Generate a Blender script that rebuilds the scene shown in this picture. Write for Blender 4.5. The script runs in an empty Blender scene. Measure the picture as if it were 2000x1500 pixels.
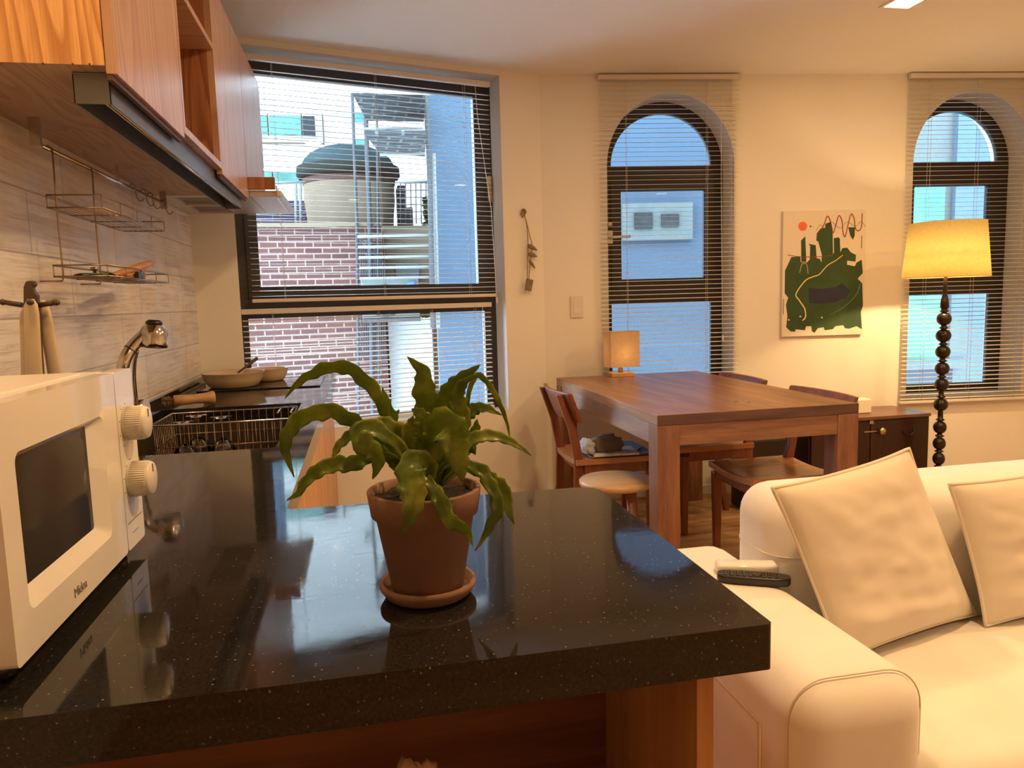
import bpy, math, random
import numpy as np
from mathutils import Vector, Matrix, noise
random.seed(4)
SC = bpy.context.scene
COL = SC.collection

# ------------------------------------------------------------------ camera, world, exposure
CAM_H = 1.2
YAW, PITCH, ROLL, FPX = 0.19913, -0.11334, -0.02807, 1437.8
_f = Vector((math.sin(YAW)*math.cos(PITCH), math.cos(YAW)*math.cos(PITCH), math.sin(PITCH)))
_r0 = Vector((math.cos(YAW), -math.sin(YAW), 0)); _u0 = _r0.cross(_f)
_r = math.cos(ROLL)*_r0 + math.sin(ROLL)*_u0
_u = _r.cross(_f)
cam_d = bpy.data.cameras.new('camera'); cam = bpy.data.objects.new('camera', cam_d); COL.objects.link(cam)
cam_d.sensor_width = 36; cam_d.lens = FPX/2000*36; cam_d.clip_start = 0.01; cam_d.clip_end = 200
cam.matrix_world = Matrix(((_r.x, _u.x, -_f.x, 0), (_r.y, _u.y, -_f.y, 0), (_r.z, _u.z, -_f.z, CAM_H), (0, 0, 0, 1)))
SC.camera = cam
world = bpy.data.worlds.new('daylight'); SC.world = world; world.use_nodes = True
bg = world.node_tree.nodes['Background']
bg.inputs[0].default_value = (0.57, 0.80, 1.0, 1); bg.inputs[1].default_value = 19.0
SC.view_settings.view_transform = 'Standard'; SC.view_settings.look = 'None'
SC.view_settings.exposure = 0.0; SC.view_settings.gamma = 1
WARM = (1.0, 0.62, 0.27)
DOWNLIGHT_W = 50
LAMP_W = 8.5

def at(px, py, x=None, y=None, z=None):
    """the point of the room seen at a place of the photo, on the plane x, y or z = const"""
    d = _f*FPX + _r*(px-1000) - _u*(py-750)
    if z is not None: t = (z-CAM_H)/d.z
    elif y is not None: t = y/d.y
    else: t = x/d.x
    return Vector((0, 0, CAM_H)) + d*t

# ------------------------------------------------------------------ materials
def new_mat(name):
    m = bpy.data.materials.new(name); m.use_nodes = True
    return m, m.node_tree, m.node_tree.nodes['Principled BSDF']
def c4(c): return (c[0], c[1], c[2], 1)
def ramp(nt, fac, stops):
    r = nt.nodes.new('ShaderNodeValToRGB'); nt.links.new(fac, r.inputs[0])
    el = r.color_ramp.elements
    while len(el) < len(stops): el.new(0.5)
    for e, (p, c) in zip(el, stops): e.position = p; e.color = c4(c)
    return r.outputs[0]
def coords(nt, scale=(1, 1, 1), rot=(0, 0, 0), kind='Object'):
    tc = nt.nodes.new('ShaderNodeTexCoord'); mp = nt.nodes.new('ShaderNodeMapping')
    nt.links.new(tc.outputs[kind], mp.inputs[0]); mp.inputs['Scale'].default_value = scale; mp.inputs['Rotation'].default_value = rot
    return mp.outputs[0]
def noise_tex(nt, vec, scale, detail=4, rough=0.55, dist=0.0):
    n = nt.nodes.new('ShaderNodeTexNoise'); nt.links.new(vec, n.inputs['Vector'])
    n.inputs['Scale'].default_value = scale; n.inputs['Detail'].default_value = detail
    n.inputs['Roughness'].default_value = rough; n.inputs['Distortion'].default_value = dist
    return n.outputs['Fac']
def bump(nt, bs, h, strength, dist=0.002):
    b = nt.nodes.new('ShaderNodeBump'); nt.links.new(h, b.inputs['Height'])
    b.inputs['Strength'].default_value = strength; b.inputs['Distance'].default_value = dist
    nt.links.new(b.outputs[0], bs.inputs['Normal'])
def mixc(nt, fac, a, b, mode='MIX'):
    m = nt.nodes.new('ShaderNodeMix'); m.data_type = 'RGBA'; m.blend_type = mode
    for i, v in ((0, fac), (6, a), (7, b)):
        if hasattr(v, 'is_linked') or hasattr(v, 'links'): nt.links.new(v, m.inputs[i])
        elif i == 0: m.inputs[0].default_value = v
        else: m.inputs[i].default_value = c4(v)
    return m.outputs[2]
def plain(name, col, rough=0.6, metal=0.0, var=0.06, scale=20, spec=0.5, bmp=0.0, coat=0.0):
    m, nt, b = new_mat(name)
    n = noise_tex(nt, coords(nt), scale)
    lo = tuple(c*(1-var) for c in col); hi = tuple(min(1, c*(1+var)) for c in col)
    nt.links.new(ramp(nt, n, [(0.3, lo), (0.7, hi)]), b.inputs['Base Color'])
    b.inputs['Roughness'].default_value = rough; b.inputs['Metallic'].default_value = metal
    b.inputs['Specular IOR Level'].default_value = spec; b.inputs['Coat Weight'].default_value = coat
    if bmp: bump(nt, b, n, bmp)
    return m
def wood(name, dark, light, axis=0, scale=1.0, rough=0.45, contrast=1.0, spec=0.5, rings=True, planks=None, amp=0.09):
    """grain runs along axis; planks = (across axis, width): boards of slightly different tone"""
    m, nt, b = new_mat(name)
    s = [1, 1, 1]; s[axis] = 0.09
    v = coords(nt, tuple(s))
    n1 = noise_tex(nt, v, 26*scale, 5, 0.6, 0.6)
    n2 = noise_tex(nt, v, 170*scale, 3, 0.6)
    f = nt.nodes.new('ShaderNodeMath'); f.operation = 'MULTIPLY_ADD'; nt.links.new(n2, f.inputs[0]); f.inputs[1].default_value = 0.45
    nt.links.new(n1, f.inputs[2])
    fac = f.outputs[0]
    if rings:
        v2 = coords(nt, tuple(c*1.0 for c in s))
        n3 = noise_tex(nt, v2, 5*scale, 2, 0.4, 0.3)
        w = nt.nodes.new('ShaderNodeMath'); w.operation = 'SINE'
        k = nt.nodes.new('ShaderNodeMath'); k.operation = 'MULTIPLY'; nt.links.new(n3, k.inputs[0]); k.inputs[1].default_value = 46
        nt.links.new(k.outputs[0], w.inputs[0])
        g = nt.nodes.new('ShaderNodeMath'); g.operation = 'MULTIPLY_ADD'; nt.links.new(w.outputs[0], g.inputs[0]); g.inputs[1].default_value = amp
        nt.links.new(fac, g.inputs[2]); fac = g.outputs[0]
    c = 0.16/contrast
    col = ramp(nt, fac, [(max(0, 0.72-c*1.6), dark), (0.72, tuple((a+b_)/2 for a, b_ in zip(dark, light))), (min(1, 0.72+c*1.3), light)])
    if planks:
        ax, wd = planks
        tc = nt.nodes.new('ShaderNodeTexCoord'); sx = nt.nodes.new('ShaderNodeSeparateXYZ'); nt.links.new(tc.outputs['Object'], sx.inputs[0])
        d = nt.nodes.new('ShaderNodeMath'); d.operation = 'DIVIDE'; nt.links.new(sx.outputs[ax], d.inputs[0]); d.inputs[1].default_value = wd
        fl = nt.nodes.new('ShaderNodeMath'); fl.operation = 'FLOOR'; nt.links.new(d.outputs[0], fl.inputs[0])
        wn = nt.nodes.new('ShaderNodeTexWhiteNoise'); wn.noise_dimensions = '1D'; nt.links.new(fl.outputs[0], wn.inputs['W'])
        t = ramp(nt, wn.outputs['Value'], [(0, (0.78, 0.76, 0.74)), (1, (1.0, 1.0, 1.0))])
        fr = nt.nodes.new('ShaderNodeMath'); fr.operation = 'FRACT'; nt.links.new(d.outputs[0], fr.inputs[0])
        ln = ramp(nt, fr.outputs[0], [(0.0, (0.45, 0.4, 0.35)), (0.03, (1, 1, 1))])
        col = mixc(nt, 1.0, mixc(nt, 1.0, col, t, 'MULTIPLY'), ln, 'MULTIPLY')
    nt.links.new(col, b.inputs['Base Color'])
    b.inputs['Roughness'].default_value = rough; b.inputs['Specular IOR Level'].default_value = spec
    bump(nt, b, fac, 0.12)
    return m
def veneer(name, dark, light, along, across, centre, rough=0.38, k=1.0, stretch=0.10, line=0.75):
    """oak veneer: cathedral rings stretched along the grain plus fine dark pores"""
    m, nt, b = new_mat(name)
    tc = nt.nodes.new('ShaderNodeTexCoord'); sx = nt.nodes.new('ShaderNodeSeparateXYZ'); nt.links.new(tc.outputs['Object'], sx.inputs[0])
    def lin(o, sc, off):
        n = nt.nodes.new('ShaderNodeMath'); n.operation = 'MULTIPLY_ADD'; nt.links.new(o, n.inputs[0]); n.inputs[1].default_value = sc; n.inputs[2].default_value = off; return n.outputs[0]
    a = lin(sx.outputs[along], stretch, -centre[1]*stretch); c = lin(sx.outputs[across], 1.0, -centre[0])
    cb = nt.nodes.new('ShaderNodeCombineXYZ'); nt.links.new(c, cb.inputs[0]); nt.links.new(a, cb.inputs[1])
    field = noise_tex(nt, cb.outputs[0], 5.5*k, 1.5, 0.45)
    fr = nt.nodes.new('ShaderNodeMath'); fr.operation = 'FRACT'; nt.links.new(lin(field, 17, 0), fr.inputs[0])
    class wv: outputs = {'Fac': fr.outputs[0]}
    s_ = [1, 1, 1]; s_[along] = 0.03
    fine = noise_tex(nt, coords(nt, tuple(s_)), 260, 3, 0.7)
    big = noise_tex(nt, coords(nt, tuple(max(q, 0.15) for q in s_)), 6, 3, 0.5)
    f1 = ramp(nt, wv.outputs['Fac'], [(0.0, (1, 1, 1)), (0.35, (0.95, 0.95, 0.95)), (0.80, (0.15, 0.15, 0.15)), (0.93, (0, 0, 0)), (1.0, (0.9, 0.9, 0.9))])
    f2 = ramp(nt, fine, [(0.38, (0, 0, 0)), (0.55, (1, 1, 1))])
    mid = tuple(p*0.45+q*0.55 for p, q in zip(dark, light))
    c1 = mixc(nt, f1, tuple(p*line+q*(1-line) for p, q in zip(dark, light)), light)
    c2 = mixc(nt, 0.35, c1, mixc(nt, f2, dark, c1))
    c3 = mixc(nt, 1.0, c2, ramp(nt, big, [(0.3, (0.88, 0.86, 0.84)), (0.7, (1, 1, 1))]), 'MULTIPLY')
    nt.links.new(c3, b.inputs['Base Color']); b.inputs['Roughness'].default_value = rough
    bump(nt, b, fine, 0.08, 0.001)
    return m
def emit(name, col, strength):
    m, nt, b = new_mat(name)
    b.inputs['Base Color'].default_value = c4(col); b.inputs['Emission Color'].default_value = c4(col); b.inputs['Emission Strength'].default_value = strength
    return m
def glass_pane(name, tint=(1, 1, 1), refl=0.9):
    m, nt, b = new_mat(name); nt.nodes.remove(b)
    out = nt.nodes['Material Output']
    t = nt.nodes.new('ShaderNodeBsdfTransparent'); t.inputs[0].default_value = c4(tint)
    g = nt.nodes.new('ShaderNodeBsdfGlossy'); g.inputs['Roughness'].default_value = 0.01; g.inputs[0].default_value = (refl, refl, refl, 1)
    fr = nt.nodes.new('ShaderNodeFresnel'); fr.inputs[0].default_value = 1.45
    mx = nt.nodes.new('ShaderNodeMixShader'); nt.links.new(fr.outputs[0], mx.inputs[0]); nt.links.new(t.outputs[0], mx.inputs[1]); nt.links.new(g.outputs[0], mx.inputs[2])
    nt.links.new(mx.outputs[0], out.inputs[0])
    return m
def stone():
    m, nt, b = new_mat('black_speckled_stone')
    v = coords(nt)
    vo = nt.nodes.new('ShaderNodeTexVoronoi'); nt.links.new(v, vo.inputs['Vector']); vo.inputs['Scale'].default_value = 150
    vo2 = nt.nodes.new('ShaderNodeTexVoronoi'); nt.links.new(v, vo2.inputs['Vector']); vo2.inputs['Scale'].default_value = 60
    s1 = ramp(nt, vo.outputs['Distance'], [(0.0, (0.30, 0.27, 0.23)), (0.14, (0.10, 0.085, 0.075)), (0.20, (0, 0, 0))])
    s2 = ramp(nt, vo2.outputs['Distance'], [(0.0, (0.75, 0.70, 0.60)), (0.05, (0.15, 0.14, 0.12)), (0.085, (0, 0, 0))])
    for nm, v_ in (('a', vo), ('b', vo2)):
        sp = nt.nodes.new('ShaderNodeSeparateColor'); nt.links.new(v_.outputs['Color'], sp.inputs[0])
        k = ramp(nt, sp.outputs[0], [(0.55 if nm == 'a' else 0.74, (0, 0, 0)), (0.95, (1, 1, 1))])
        if nm == 'a': s1 = mixc(nt, 1.0, s1, k, 'MULTIPLY')
        else: s2 = mixc(nt, 1.0, s2, k, 'MULTIPLY')
    base = ramp(nt, noise_tex(nt, v, 260, 3), [(0.35, (0.009, 0.008, 0.0075)), (0.7, (0.027, 0.024, 0.022))])
    col = mixc(nt, 1.0, mixc(nt, 1.0, base, s1, 'ADD'), s2, 'ADD')
    nt.links.new(col, b.inputs['Base Color'])
    r = ramp(nt, noise_tex(nt, v, 14, 4), [(0.3, (0.035, 0.035, 0.035)), (0.75, (0.085, 0.085, 0.085))])
    nt.links.new(r, b.inputs['Roughness']); b.inputs['IOR'].default_value = 1.47
    bump(nt, b, noise_tex(nt, v, 30, 2), 0.05, 0.0012)
    return m
def brick(name, c1, c2, mortar, scale, axes='XZ', bw=0.5, rh=0.25, ms=0.02):
    m, nt, b = new_mat(name)
    tc = nt.nodes.new('ShaderNodeTexCoord'); sx = nt.nodes.new('ShaderNodeSeparateXYZ'); nt.links.new(tc.outputs['Object'], sx.inputs[0])
    cb = nt.nodes.new('ShaderNodeCombineXYZ')
    nt.links.new(sx.outputs['XYZ'.index(axes[0])], cb.inputs[0]); nt.links.new(sx.outputs['XYZ'.index(axes[1])], cb.inputs[1])
    br = nt.nodes.new('ShaderNodeTexBrick'); nt.links.new(cb.outputs[0], br.inputs[0])
    br.inputs['Color1'].default_value = c4(c1); br.inputs['Color2'].default_value = c4(c2); br.inputs['Mortar'].default_value = c4(mortar)
    br.inputs['Scale'].default_value = scale; br.inputs['Brick Width'].default_value = bw; br.inputs['Row Height'].default_value = rh; br.inputs['Mortar Size'].default_value = ms
    nt.links.new(br.outputs[0], b.inputs['Base Color']); b.inputs['Roughness'].default_value = 0.9
    return m, nt, b, br, cb
def tile_mat():
    m, nt, b, br, cb = brick('whitewashed_plank_tile', (0.82, 0.79, 0.78), (0.92, 0.89, 0.87), (0.50, 0.45, 0.43), 1.0, 'YZ', 0.62, 0.148, 0.0022)
    mp = nt.nodes.new('ShaderNodeMapping'); nt.links.new(cb.outputs[0], mp.inputs[0]); mp.inputs['Location'].default_value = (0.62*0.5+0.0, -1.19+0.148*9, 0)
    nt.links.new(mp.outputs[0], br.inputs[0]); br.offset = 0.37; br.inputs['Mortar Smooth'].default_value = 0.2
    v = coords(nt, (1, 0.7, 22))
    st = noise_tex(nt, v, 4.2, 10, 0.78, 0.25)
    f1 = ramp(nt, st, [(0.47, (0, 0, 0)), (0.60, (0.50, 0.50, 0.50)), (0.72, (0.2, 0.2, 0.2))])
    big = ramp(nt, noise_tex(nt, coords(nt, (1, 1, 2.2)), 2.6, 4, 0.6, 0.4), [(0.40, (0.12, 0.12, 0.12)), (0.58, (1, 1, 1))])
    fac = mixc(nt, 1.0, f1, big, 'MULTIPLY')
    tan = ramp(nt, noise_tex(nt, coords(nt, (1, 1, 1.6)), 3.1, 3, 0.5), [(0.46, (1, 1, 1)), (0.64, (1.0, 0.90, 0.74))])
    col = mixc(nt, fac, mixc(nt, 1.0, br.outputs[0], tan, 'MULTIPLY'), (0.27, 0.215, 0.205))
    cl = ramp(nt, noise_tex(nt, coords(nt, (1, 1, 3)), 7, 5, 0.6), [(0.3, (0.86, 0.84, 0.83)), (0.7, (1, 1, 1))])
    nt.links.new(mixc(nt, 1.0, col, cl, 'MULTIPLY'), b.inputs['Base Color'])
    b.inputs['Roughness'].default_value = 0.42
    bump(nt, b, br.outputs['Fac'], -0.25, 0.002)
    return m
def fabric(name, col, rough=0.95, bscale=9, bstr=0.0):
    m, nt, b = new_mat(name)
    v = coords(nt)
    n = noise_tex(nt, v, 5, 5, 0.6); w = noise_tex(nt, v, 700, 2)
    nt.links.new(ramp(nt, n, [(0.3, tuple(c*0.9 for c in col)), (0.75, col)]), b.inputs['Base Color'])
    b.inputs['Roughness'].default_value = rough; b.inputs['Sheen Weight'].default_value = 0.25; b.inputs['Sheen Roughness'].default_value = 0.5
    bump(nt, b, w, 0.12, 0.0006)
    return m
def leaf_mat():
    m, nt, b = new_mat('fern_leaf_green')
    n = noise_tex(nt, coords(nt), 28, 4, 0.6)
    col = ramp(nt, n, [(0.28, (0.045, 0.095, 0.018)), (0.5, (0.14, 0.21, 0.032)), (0.70, (0.38, 0.40, 0.08))])
    nt.links.new(col, b.inputs['Base Color']); b.inputs['Roughness'].default_value = 0.34
    b.inputs['Transmission Weight'].default_value = 0.0
    tr = nt.nodes.new('ShaderNodeBsdfTranslucent'); nt.links.new(mixc(nt, 0.5, col, (0.60, 0.66, 0.08)), tr.inputs[0])
    mx = nt.nodes.new('ShaderNodeMixShader'); mx.inputs[0].default_value = 0.48
    nt.links.new(b.outputs[0], mx.inputs[1]); nt.links.new(tr.outputs[0], mx.inputs[2]); nt.links.new(mx.outputs[0], nt.nodes['Material Output'].inputs[0])
    bump(nt, b, noise_tex(nt, coords(nt), 60, 3), 0.25, 0.002)
    return m
def shade_mat(name, col, glow):
    """thin cloth lampshade lit from the inside by its bulb"""
    m, nt, b = new_mat(name)
    w = noise_tex(nt, coords(nt, (1, 1, 1)), 60, 4, 0.7)
    cc = ramp(nt, w, [(0.3, tuple(c*0.86 for c in col)), (0.7, col)])
    nt.links.new(cc, b.inputs['Base Color']); b.inputs['Roughness'].default_value = 0.9
    tr = nt.nodes.new('ShaderNodeBsdfTranslucent'); nt.links.new(cc, tr.inputs[0])
    mx = nt.nodes.new('ShaderNodeMixShader'); mx.inputs[0].default_value = glow
    nt.links.new(b.outputs[0], mx.inputs[1]); nt.links.new(tr.outputs[0], mx.inputs[2]); nt.links.new(mx.outputs[0], nt.nodes['Material Output'].inputs[0])
    return m

M = {}
M['wall'] = plain('cream_wall_paint', (0.87, 0.83, 0.75), 0.85, var=0.015, scale=3)
M['ceil'] = plain('ceiling_paint', (0.85, 0.84, 0.81), 0.9, var=0.015, scale=2)
M['reveal'] = plain('white_reveal_paint', (0.88, 0.89, 0.90), 0.7, var=0.01)
M['tile'] = tile_mat()
M['floor'] = wood('oak_floor', (0.33, 0.17, 0.07), (0.58, 0.36, 0.17), 0, 0.7, 0.35, planks=(1, 0.12))
M['stone'] = stone()
M['frame'] = plain('dark_bronze_aluminium', (0.040, 0.034, 0.031), 0.42, 0.1, spec=0.5)
M['glass'] = glass_pane('window_glass')
M['slat'] = plain('ivory_blind_slat', (0.78, 0.76, 0.73), 0.45, var=0.02)
M['rail'] = plain('ivory_blind_rail', (0.74, 0.69, 0.64), 0.45, var=0.02)
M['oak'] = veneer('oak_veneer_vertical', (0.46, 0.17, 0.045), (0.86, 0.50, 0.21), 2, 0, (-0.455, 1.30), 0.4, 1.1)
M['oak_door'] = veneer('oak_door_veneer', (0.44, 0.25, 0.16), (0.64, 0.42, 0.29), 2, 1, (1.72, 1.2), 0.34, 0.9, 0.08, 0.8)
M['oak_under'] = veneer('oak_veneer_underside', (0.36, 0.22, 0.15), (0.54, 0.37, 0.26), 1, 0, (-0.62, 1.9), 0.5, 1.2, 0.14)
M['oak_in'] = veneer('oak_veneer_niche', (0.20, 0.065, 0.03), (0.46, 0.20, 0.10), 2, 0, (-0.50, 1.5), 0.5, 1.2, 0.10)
M['base_wood'] = wood('orange_base_front', (0.55, 0.26, 0.10), (0.72, 0.40, 0.18), 2, 0.5, 0.4, 0.9)
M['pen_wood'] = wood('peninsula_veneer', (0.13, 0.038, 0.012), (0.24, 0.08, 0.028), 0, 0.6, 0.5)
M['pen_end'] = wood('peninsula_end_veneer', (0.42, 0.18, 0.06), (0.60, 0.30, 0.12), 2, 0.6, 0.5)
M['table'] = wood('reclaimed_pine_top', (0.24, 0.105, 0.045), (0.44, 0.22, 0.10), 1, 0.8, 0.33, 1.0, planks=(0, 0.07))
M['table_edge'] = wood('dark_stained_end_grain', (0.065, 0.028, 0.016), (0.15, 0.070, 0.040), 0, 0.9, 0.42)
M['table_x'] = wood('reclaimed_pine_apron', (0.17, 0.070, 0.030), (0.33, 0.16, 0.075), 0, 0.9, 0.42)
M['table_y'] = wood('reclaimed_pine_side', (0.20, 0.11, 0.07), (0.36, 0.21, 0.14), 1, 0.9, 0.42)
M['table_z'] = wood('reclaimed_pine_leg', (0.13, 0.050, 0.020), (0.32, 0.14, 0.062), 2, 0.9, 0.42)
M['chair'] = wood('dark_stained_chair_wood', (0.14, 0.038, 0.014), (0.27, 0.085, 0.034), 2, 1.0, 0.35, 0.9, rings=False)
M['seat'] = wood('stained_chair_seat', (0.30, 0.11, 0.035), (0.52, 0.24, 0.09), 0, 0.8, 0.33, 1.0, rings=False)
M['stool_top'] = wood('pale_round_stool_top', (0.50, 0.30, 0.14), (0.68, 0.47, 0.26), 0, 0.7, 0.35, 0.9)
M['sofa'] = fabric('cream_microfibre', (0.82, 0.77, 0.72))
M['cushion'] = fabric('cream_cushion_cloth', (0.74, 0.66, 0.57))
M['piping'] = fabric('cream_piping', (0.74, 0.66, 0.57))
M['white_plastic'] = plain('glossy_white_plastic', (0.82, 0.78, 0.74), 0.035, var=0.01, spec=0.6)
M['white_body'] = plain('satin_white_enamel', (0.82, 0.78, 0.74), 0.30, var=0.01)
M['cream_plastic'] = plain('cream_plastic', (0.78, 0.72, 0.64), 0.35, var=0.02)
M['black_glass'] = plain('black_oven_glass', (0.014, 0.013, 0.014), 0.06, var=0.02, spec=0.9)
M['black'] = plain('black_plastic', (0.018, 0.017, 0.018), 0.35)
M['black_rubber'] = plain('black_rubber_keys', (0.05, 0.045, 0.04), 0.5)
M['grey_print'] = plain('grey_print', (0.20, 0.18, 0.17), 0.5)
M['terracotta'] = plain('terracotta', (0.22, 0.115, 0.08), 0.85, var=0.12, scale=14, bmp=0.1)
M['soil'] = plain('dark_potting_soil', (0.014, 0.008, 0.006), 0.95, var=0.5, scale=90, bmp=0.9)
M['leaf'] = leaf_mat()
M['chrome'] = plain('chrome', (0.62, 0.57, 0.52), 0.12, 1.0, var=0.05)
M['steel_wire'] = plain('bronze_toned_wire', (0.42, 0.32, 0.25), 0.32, 1.0)
M['bright_wire'] = plain('polished_wire', (0.75, 0.72, 0.68), 0.2, 1.0)
M['sink'] = plain('brushed_sink_steel', (0.20, 0.16, 0.14), 0.36, 0.9, var=0.1)
M['fixture'] = plain('grey_metal_channel', (0.19, 0.20, 0.21), 0.4, 0.6)
M['fixture_in'] = plain('dark_channel_lining', (0.045, 0.05, 0.055), 0.35, 0.3)
M['hood'] = plain('brushed_hood_steel', (0.62, 0.58, 0.54), 0.40, 0.55)
M['lip'] = plain('dark_brown_edge', (0.09, 0.045, 0.03), 0.5)
M['pan'] = plain('beige_enamel', (0.66, 0.50, 0.34), 0.35, var=0.03)
M['utensil'] = plain('beige_silicone', (0.62, 0.50, 0.36), 0.55, var=0.05)
M['brown_plastic'] = plain('brown_plastic', (0.075, 0.045, 0.032), 0.4)
M['light_wood'] = wood('turned_light_wood', (0.48, 0.25, 0.11), (0.62, 0.38, 0.19), 0, 2.0, 0.45, rings=False)
M['orange_wood'] = wood('orange_wooden_tool', (0.50, 0.22, 0.07), (0.68, 0.34, 0.12), 1, 2.0, 0.45, rings=False)
M['clear'] = glass_pane('drinking_glass', (0.93, 0.93, 0.93), 1.0)
M['lid_glass'] = glass_pane('greenish_lid_glass', (0.55, 0.72, 0.60), 1.0)
M['ebony'] = plain('dark_turned_wood', (0.015, 0.007, 0.005), 0.28, var=0.2)
M['chest'] = wood('dark_red_lacquered_wood', (0.016, 0.004, 0.003), (0.040, 0.011, 0.007), 2, 0.8, 0.3, 0.9)
M['chest_top'] = wood('dark_chest_top', (0.12, 0.05, 0.03), (0.22, 0.10, 0.055), 0, 0.8, 0.3)
M['brass'] = plain('aged_brass', (0.50, 0.38, 0.20), 0.35, 0.9)
M['shade'] = shade_mat('cream_cloth_shade', (0.70, 0.60, 0.34), 0.66)
M['linen'] = shade_mat('linen_shade', (0.86, 0.70, 0.50), 0.5)
M['canvas'] = plain('primed_canvas', (0.82, 0.74, 0.62), 0.85, var=0.015, scale=60)
M['p_green'] = plain('dark_green_paint', (0.030, 0.075, 0.022), 0.6, var=0.25, scale=8)
M['p_blue'] = plain('navy_paint', (0.020, 0.022, 0.065), 0.6, var=0.2)
M['p_red'] = plain('dark_red_paint', (0.30, 0.025, 0.02), 0.5)
M['p_orange'] = plain('orange_paint', (0.88, 0.17, 0.05), 0.5)
M['p_yellow'] = plain('pale_yellow_paint', (0.85, 0.70, 0.25), 0.5)
M['p_grey'] = plain('grey_green_paint', (0.22, 0.27, 0.20), 0.6)
M['p_dark'] = plain('black_paint', (0.03, 0.03, 0.025), 0.6)
M['twine'] = plain('twine', (0.28, 0.18, 0.10), 0.9)
M['driftwood'] = wood('driftwood', (0.16, 0.11, 0.07), (0.34, 0.25, 0.17), 0, 3, 0.8, rings=False)
M['paper'] = plain('printed_paper', (0.62, 0.64, 0.68), 0.6, var=0.2, scale=35)
M['dark_paper'] = plain('slate_blue_cover', (0.16, 0.19, 0.23), 0.45, var=0.2, scale=14)
M['taupe'] = fabric('taupe_cloth', (0.12, 0.09, 0.08))
M['cover'] = fabric('pale_blue_grey_cloth', (0.45, 0.47, 0.55))
M['bag'] = plain('crumpled_kraft_paper', (0.55, 0.36, 0.20), 0.8, var=0.15, scale=25, bmp=0.3)
# exterior
M['ext_white'] = plain('white_render', (0.42, 0.41, 0.39), 0.8, var=0.02, scale=0.6)
M['ext_blue'] = plain('blue_grey_render', (0.033, 0.052, 0.074), 0.85, var=0.05, scale=0.9)
M['ext_blue2'] = plain('pale_blue_grey_render', (0.05, 0.078, 0.105), 0.85, var=0.05)
M['ext_brick'] = brick('red_brick', (0.062, 0.028, 0.024), (0.046, 0.022, 0.021), (0.13, 0.095, 0.08), 4.2, 'XZ', 0.75, 0.27, 0.03)[0]
M['ext_brick_far'] = brick('violet_brick', (0.0271, 0.0187, 0.0292), (0.0229, 0.0154, 0.0250), (0.0625, 0.0562, 0.0625), 2.2, 'XZ', 0.75, 0.27, 0.02)[0]
M['ext_teal'] = plain('teal_window', (0.05, 0.135, 0.12), 0.4, var=0.3, scale=1.6)
M['ext_dark'] = plain('dark_window', (0.0187, 0.0229, 0.0250), 0.25, var=0.2)
M['ext_tan'] = plain('sandstone_render', (0.11, 0.082, 0.057), 0.9, var=0.05, scale=2)
M['ext_dome'] = plain('slate_dome', (0.016, 0.027, 0.030), 0.7, var=0.1, scale=2)
M['ext_rim'] = plain('dome_rim', (0.0125, 0.0154, 0.0137), 0.7)
M['ext_band'] = plain('pink_band', (0.0562, 0.0333, 0.0271), 0.8)
M['ext_grate'] = brick('grated_metal', (0.034, 0.038, 0.04), (0.028, 0.032, 0.036), (0.075, 0.08, 0.08), 1.0, 'XY', 0.2, 0.14, 0.012)[0]
M['ext_pipe'] = plain('galvanised_pipe', (0.040, 0.044, 0.048), 0.5)
M['ext_rail'] = plain('white_rail', (0.1250, 0.1292, 0.1250), 0.5)
M['ext_ac'] = plain('air_con_white', (0.0625, 0.0750, 0.0750), 0.5)
M['ext_fan'] = plain('fan_grille', (0.0187, 0.0271, 0.0333), 0.6)
M['ext_logo'] = plain('logo_blue', (0.03, 0.10, 0.42), 0.5)
M['ext_green'] = plain('rooftop_greenery', (0.0208, 0.0417, 0.0187), 0.9, var=0.4, scale=9)
M['ext_mesh'] = plain('dark_mesh', (0.0250, 0.0333, 0.0417), 0.6)

for _k, _m in M.items():
    if _k.startswith('ext_'): _m.node_tree.nodes['Principled BSDF'].inputs['Specular IOR Level'].default_value = 0.0

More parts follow.
